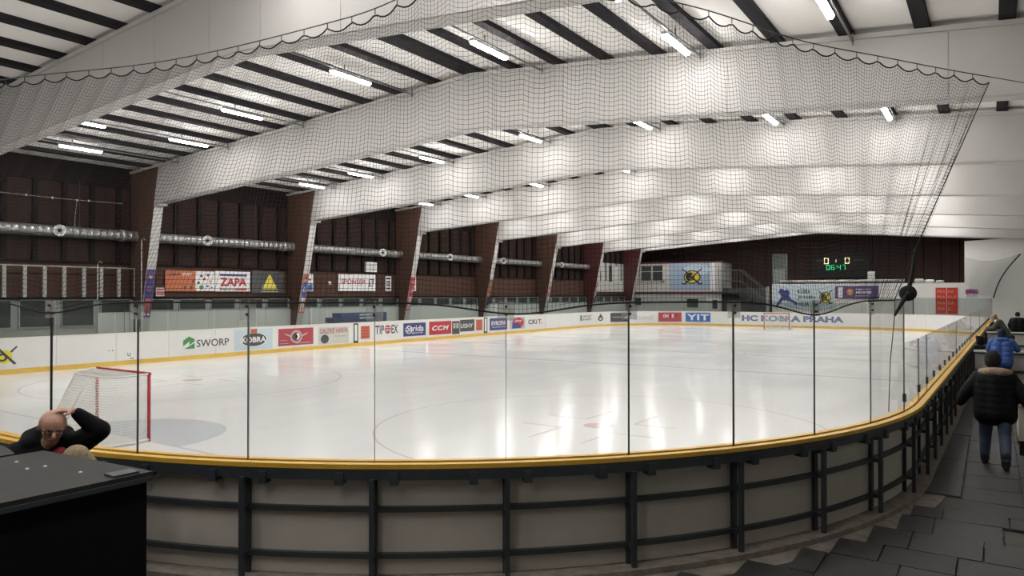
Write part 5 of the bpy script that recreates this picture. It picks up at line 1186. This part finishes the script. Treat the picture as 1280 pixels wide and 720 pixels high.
blob('hair', [(hc+V3((0.02,0,0.05)),0.108,hc+V3((0.03,0,0.06)),0.105),(hc+V3((0.06,0,0.0)),0.09,hc+V3((0.07,0,-0.02)),0.08)], M('hair_fair',(0.33,0.22,0.13),0.8,var=0.4,scale=25), root, 0.012, 2)
blob('trousers', [(lh,0.11,lk,0.08),(lk,0.08,la+V3((0,0,0.03)),0.065),(rh,0.11,rk_,0.08),(rk_,0.08,ra+V3((0,0,0.03)),0.065),(lh,0.11,rh,0.11)], M('trouser_dark',(0.02,0.02,0.024),0.8), root, 0.016, 3)
for a in (la, ra): blob('shoe', [(a+V3((0.02,0,-0.03)),0.052,a+V3((-0.15,0,-0.045)),0.044)], BOOT, root, 0.014, 2)

# figure in black far along the walkway
root = thing('person', 'person in black jacket and black cap far along the walkway', 'person', (14.62, 32.6, 0.17))
hc = V3((0.0,0.06,1.54)); caps, q = head_caps(hc, (-0.3,1,-0.1), (0,0,1))
lh, rh, lk, rk_, la, ra = V3((-0.1,0,0.88)), V3((0.1,0,0.88)), V3((-0.11,0.02,0.47)), V3((0.11,0,0.47)), V3((-0.11,0,0.09)), V3((0.12,-0.03,0.09))
ls, rs, le, re, lwr, rwr = V3((-0.2,0.02,1.34)), V3((0.2,0.02,1.34)), V3((-0.3,0.06,1.10)), V3((0.3,0.04,1.10)), V3((-0.28,0.22,0.95)), V3((0.3,0.2,0.95))
body = caps + [(hc-V3((0,0.03,0.06)),0.055,V3((0,0.02,1.34)),0.06),(V3((-0.09,0,1.25)),0.12,V3((-0.07,0,0.9)),0.11),(V3((0.09,0,1.25)),0.12,V3((0.07,0,0.9)),0.11),
    (ls,0.06,le,0.045),(le,0.045,lwr,0.03),(rs,0.06,re,0.045),(re,0.045,rwr,0.03),(lh,0.085,lk,0.06),(lk,0.058,la,0.04),(rh,0.085,rk_,0.06),(rk_,0.058,ra,0.04),(la,0.035,la+V3((-0.02,0.15,-0.05)),0.03),(ra,0.035,ra+V3((0.02,0.15,-0.05)),0.03)]
body += hand_caps(lwr, (0.2,0.6,-0.7), (1,0,0), (0,1,0)) + hand_caps(rwr, (-0.2,0.6,-0.7), (-1,0,0), (0,1,0))
blob('body', body, SKINP, root, 0.010); eyes(q, root)
jk = [(V3((s_,0,1.26)),0.16,V3((s_,0,0.85)),0.16) for s_ in (-0.11,0.11)] + [(ls,0.10,le,0.085),(le,0.085,lwr,0.06),(rs,0.10,re,0.085),(re,0.085,rwr,0.06),(V3((-0.1,0,1.36)),0.09,V3((0.1,0,1.36)),0.09)]
blob('jacket', jk, COAT, root, 0.016, 3)
blob('cap', [(hc+V3((0,-0.02,0.045)),0.105,hc+V3((0,-0.025,0.065)),0.10)], M('beanie_black',(0.010,0.010,0.012)), root, 0.012, 3)
blob('trousers', [(lh,0.11,lk,0.08),(lk,0.08,la+V3((0,0,0.03)),0.065),(rh,0.11,rk_,0.08),(rk_,0.08,ra+V3((0,0,0.03)),0.065),(lh,0.11,rh,0.11)], M('trouser_dark',(0.02,0.02,0.024)), root, 0.016, 3)
for a in (la, ra): blob('shoe', [(a+V3((0,-0.02,-0.03)),0.052,a+V3((0,0.15,-0.045)),0.044)], BOOT, root, 0.014, 2)

# bald man holding his head, facing the viewer behind the cases
root = thing('person', 'bald man in glasses and black hooded top holding his head', 'person', (7.28, -4.47, 0.17))
F = (V3((13.656,-7.254,0)) - V3((7.28,-4.47,0))).normalized(); S = V3((-F.y, F.x, 0)) * -1     # F towards the viewer, S = his left (picture right)
S = V3((0,0,1)).cross(F)                                                                          # picture right as seen by the viewer
def B(a, b, c): return F*a + S*b + V3((0,0,c))     # forward, picture right, up
hc = B(0.12, 0.035, 1.425); hf = F*0.92 + S*0.10 + V3((0,0,-0.20)); hu = V3((0,0,0.95)) + F*0.2 + S*0.16
caps, q = head_caps(hc, hf, hu, 1.08)
ls, rs = B(0.02,-0.20,1.22), B(0.0,0.20,1.25); le, re = B(0.12,-0.33,0.98), B(0.10,0.36,1.37); lwr, rwr = B(0.3,-0.18,0.92), B(0.11,0.185,1.545)
lh, rh, lk, rk_, la, ra = B(-0.02,-0.1,0.88), B(-0.02,0.1,0.88), B(0.02,-0.11,0.47), B(0.02,0.11,0.47), B(-0.02,-0.12,0.09), B(-0.02,0.12,0.09)
body = caps + [(hc + B(-0.05,0,-0.06),0.06,B(0.0,0,1.24),0.07),(B(0,-0.09,1.15),0.13,B(0,-0.07,0.9),0.12),(B(0,0.09,1.15),0.13,B(0,0.07,0.9),0.12),
    (ls,0.06,le,0.045),(le,0.045,lwr,0.03),(rs,0.06,re,0.045),(re,0.045,rwr,0.03),(lh,0.085,lk,0.06),(lk,0.058,la,0.04),(rh,0.085,rk_,0.06),(rk_,0.058,ra,0.04),(la,0.035,la+B(0.15,-0.02,-0.05),0.03),(ra,0.035,ra+B(0.15,0.02,-0.05),0.03)]
body += hand_caps(lwr, B(0.7,0.5,0.1), (0,0,-1), S) + hand_caps(rwr, (q(-0.02,0,0.135) - rwr) , q(0,0,0)-q(0,0,1), F, 0.35)
blob('body', body, SKIN, root, 0.0075, 3)
for b_ in (-1, 1):
    mb = MB(); capsule(mb, q(0.080,b_*0.031,0.004), 0.011, q(0.082,b_*0.031,0.004), 0.011); o = mb.mesh('eye', I_BLACK); link('eye', o, root)
gl = MB()
for b_ in (-1, 1):
    c = q(0.098,b_*0.033,0.0); fx_ = (q(1,0,0)-q(0,0,0)).normalized(); ux = (q(0,0,1)-q(0,0,0)).normalized(); sx_ = fx_.cross(ux)
    gl.tube([c + sx_*0.029*math.cos(t_) + ux*0.019*math.sin(t_) for t_ in [2*math.pi*i/14 for i in range(14)]], 0.0035, 6, True)
    gl.tube([q(0.097,b_*0.062,0.004), q(0.05,b_*0.088,0.008), q(-0.01,b_*0.092,0.01)], 0.0035, 5)
gl.tube([q(0.100,-0.006,0.004), q(0.103,0,0.006), q(0.100,0.006,0.004)], 0.0035, 5)
link('glasses', gl.mesh('glasses', I_BLACK), root)
mb = MB(); mb.tube([q(0.092,-0.024,-0.060), q(0.097,0,-0.062), q(0.092,0.024,-0.060)], 0.0035, 5); link('mouth', mb.mesh('mouth', M('lips',(0.22,0.07,0.06),0.5)), root)
blob('stubble_hair', [(q(-0.055,0,0.01),0.086,q(-0.06,0,-0.01),0.08)], M('stubble',(0.32,0.25,0.21),0.9,var=0.3,scale=60), root, 0.012, 3)
HOOD = M('hoodie_black', (0.006,0.006,0.007), 0.85, spec=0.2, var=0.3, scale=12, bump=0.3, bscale=12)
jk = []
for z in (1.14, 1.0, 0.88, 0.80):
    for sx in (-0.10, 0.10): jk.append((B(0,sx,z), 0.165, B(0,sx,z-0.03), 0.165))
jk += [(ls,0.105,le,0.085),(le,0.085,lwr - B(0.02,0.01,0),0.06),(rs,0.105,re,0.088),(re,0.086,re.lerp(rwr,0.86),0.052),(B(-0.02,-0.13,1.24),0.10,B(-0.02,0.13,1.25),0.10),
       (B(-0.06,-0.11,1.33),0.075,B(-0.10,0,1.36),0.08),(B(-0.10,0,1.36),0.08,B(-0.06,0.12,1.34),0.075),(B(0.04,-0.13,1.30),0.065,B(-0.06,-0.11,1.33),0.075),(B(0.04,0.13,1.30),0.06,B(-0.06,0.12,1.34),0.07)]
blob('hooded_top', jk, HOOD, root, 0.012, 3)
pr = MB()
for a, c, r in ((0.09,1.215,0.055),(0.12,1.15,0.055)): capsule(pr, B(0.135,a,c), r, B(0.145,a+0.02,c-0.03), r*0.85)
o = link('red_print', pr.mesh('red_print', M('print_red',(0.36,0.012,0.025),0.6), smooth=True), root)
pr = MB(); pr.tube([B(0.16,-0.13,1.24), B(0.175,-0.08,1.18), B(0.18,-0.06,1.10)], 0.012, 6); link('red_piping', pr.mesh('red_piping', M('print_red',(0.36,0.012,0.025)), smooth=True), root)
blob('trousers', [(lh,0.115,lk,0.085),(lk,0.085,la+V3((0,0,0.03)),0.068),(rh,0.115,rk_,0.085),(rk_,0.085,ra+V3((0,0,0.03)),0.068),(lh,0.12,rh,0.12)], M('trouser_dark',(0.02,0.02,0.024)), root, 0.014, 3)
for a in (la, ra): blob('shoe', [(a+B(-0.02,0,-0.03),0.052,a+B(0.15,0,-0.045),0.044)], BOOT, root, 0.014, 2)

# child whose fair hair shows above the case
root = thing('person', 'child whose fair hair shows above the equipment case', 'person', (7.69, -4.44, 0.17))
hc = B(0.0, 0.0, 1.165); caps, q = head_caps(hc, F*0.5 + V3((0,0.8,-0.3)), (0,0,1), 0.95)
ls, rs = B(0,-0.15,1.06), B(0,0.15,1.06); le, re = B(0.04,-0.2,0.85), B(0.04,0.2,0.85); lwr, rwr = B(0.1,-0.16,0.68), B(0.1,0.16,0.68)
lh, rh, lk, rk_, la, ra = B(0,-0.07,0.66), B(0,0.07,0.66), B(0.02,-0.08,0.36), B(0.02,0.08,0.36), B(0,-0.08,0.07), B(0,0.08,0.07)
body = caps + [(hc-V3((0,0,0.06)),0.045,B(0,0,1.06),0.05),(B(0,-0.06,1.0),0.09,B(0,-0.05,0.7),0.09),(B(0,0.06,1.0),0.09,B(0,0.05,0.7),0.09),(ls,0.045,le,0.036),(le,0.036,lwr,0.026),(rs,0.045,re,0.036),(re,0.036,rwr,0.026),
    (lh,0.065,lk,0.048),(lk,0.048,la,0.034),(rh,0.065,rk_,0.048),(rk_,0.048,ra,0.034),(la,0.03,la+B(-0.12,0,-0.04),0.026),(ra,0.03,ra+B(-0.12,0,-0.04),0.026)]
body += hand_caps(lwr, (0,0,-1), S, F, 0.5, 0.9) + hand_caps(rwr, (0,0,-1), -S, F, 0.5, 0.9)
blob('body', body, SKINP, root, 0.009); eyes(q, root)
hr = [(hc+V3((0,0,0.04)),0.105,hc+V3((0,0,0.05)),0.102),(hc+B(0.05,0.06,-0.02),0.06,hc+B(0.06,0.09,-0.12),0.045),(hc+B(0.06,-0.04,-0.02),0.06,hc+B(0.07,-0.08,-0.12),0.045),(hc+B(0.06,0.02,0),0.07,hc+B(0.08,0.03,-0.14),0.05)]
for i in range(40):
    a = random.uniform(0, 6.28); p = hc + B(0.07*math.cos(a), 0.09*math.sin(a), 0.06); hr.append((p, 0.02, p + B(0.05*math.cos(a), 0.05*math.sin(a), -0.05), 0.008))
blob('hair', hr, M('hair_blond',(0.30,0.23,0.14),0.8,var=0.5,scale=40), root, 0.009, 1)
blob('jacket', [(B(0,s_,1.0),0.12,B(0,s_,0.68),0.12) for s_ in (-0.06,0.06)] + [(ls,0.07,le,0.06),(le,0.06,lwr,0.05),(rs,0.07,re,0.06),(re,0.06,rwr,0.05)], M('jacket_dark',(0.03,0.03,0.04),0.8), root, 0.014, 3)
blob('trousers', [(lh,0.085,lk,0.065),(lk,0.065,la,0.055),(rh,0.085,rk_,0.065),(rk_,0.065,ra,0.055)], JEAN, root, 0.014, 3)
for a in (la, ra): blob('shoe', [(a+V3((0,0,-0.02)),0.045,a+B(-0.12,0,-0.03),0.038)], BOOT, root, 0.012, 2)
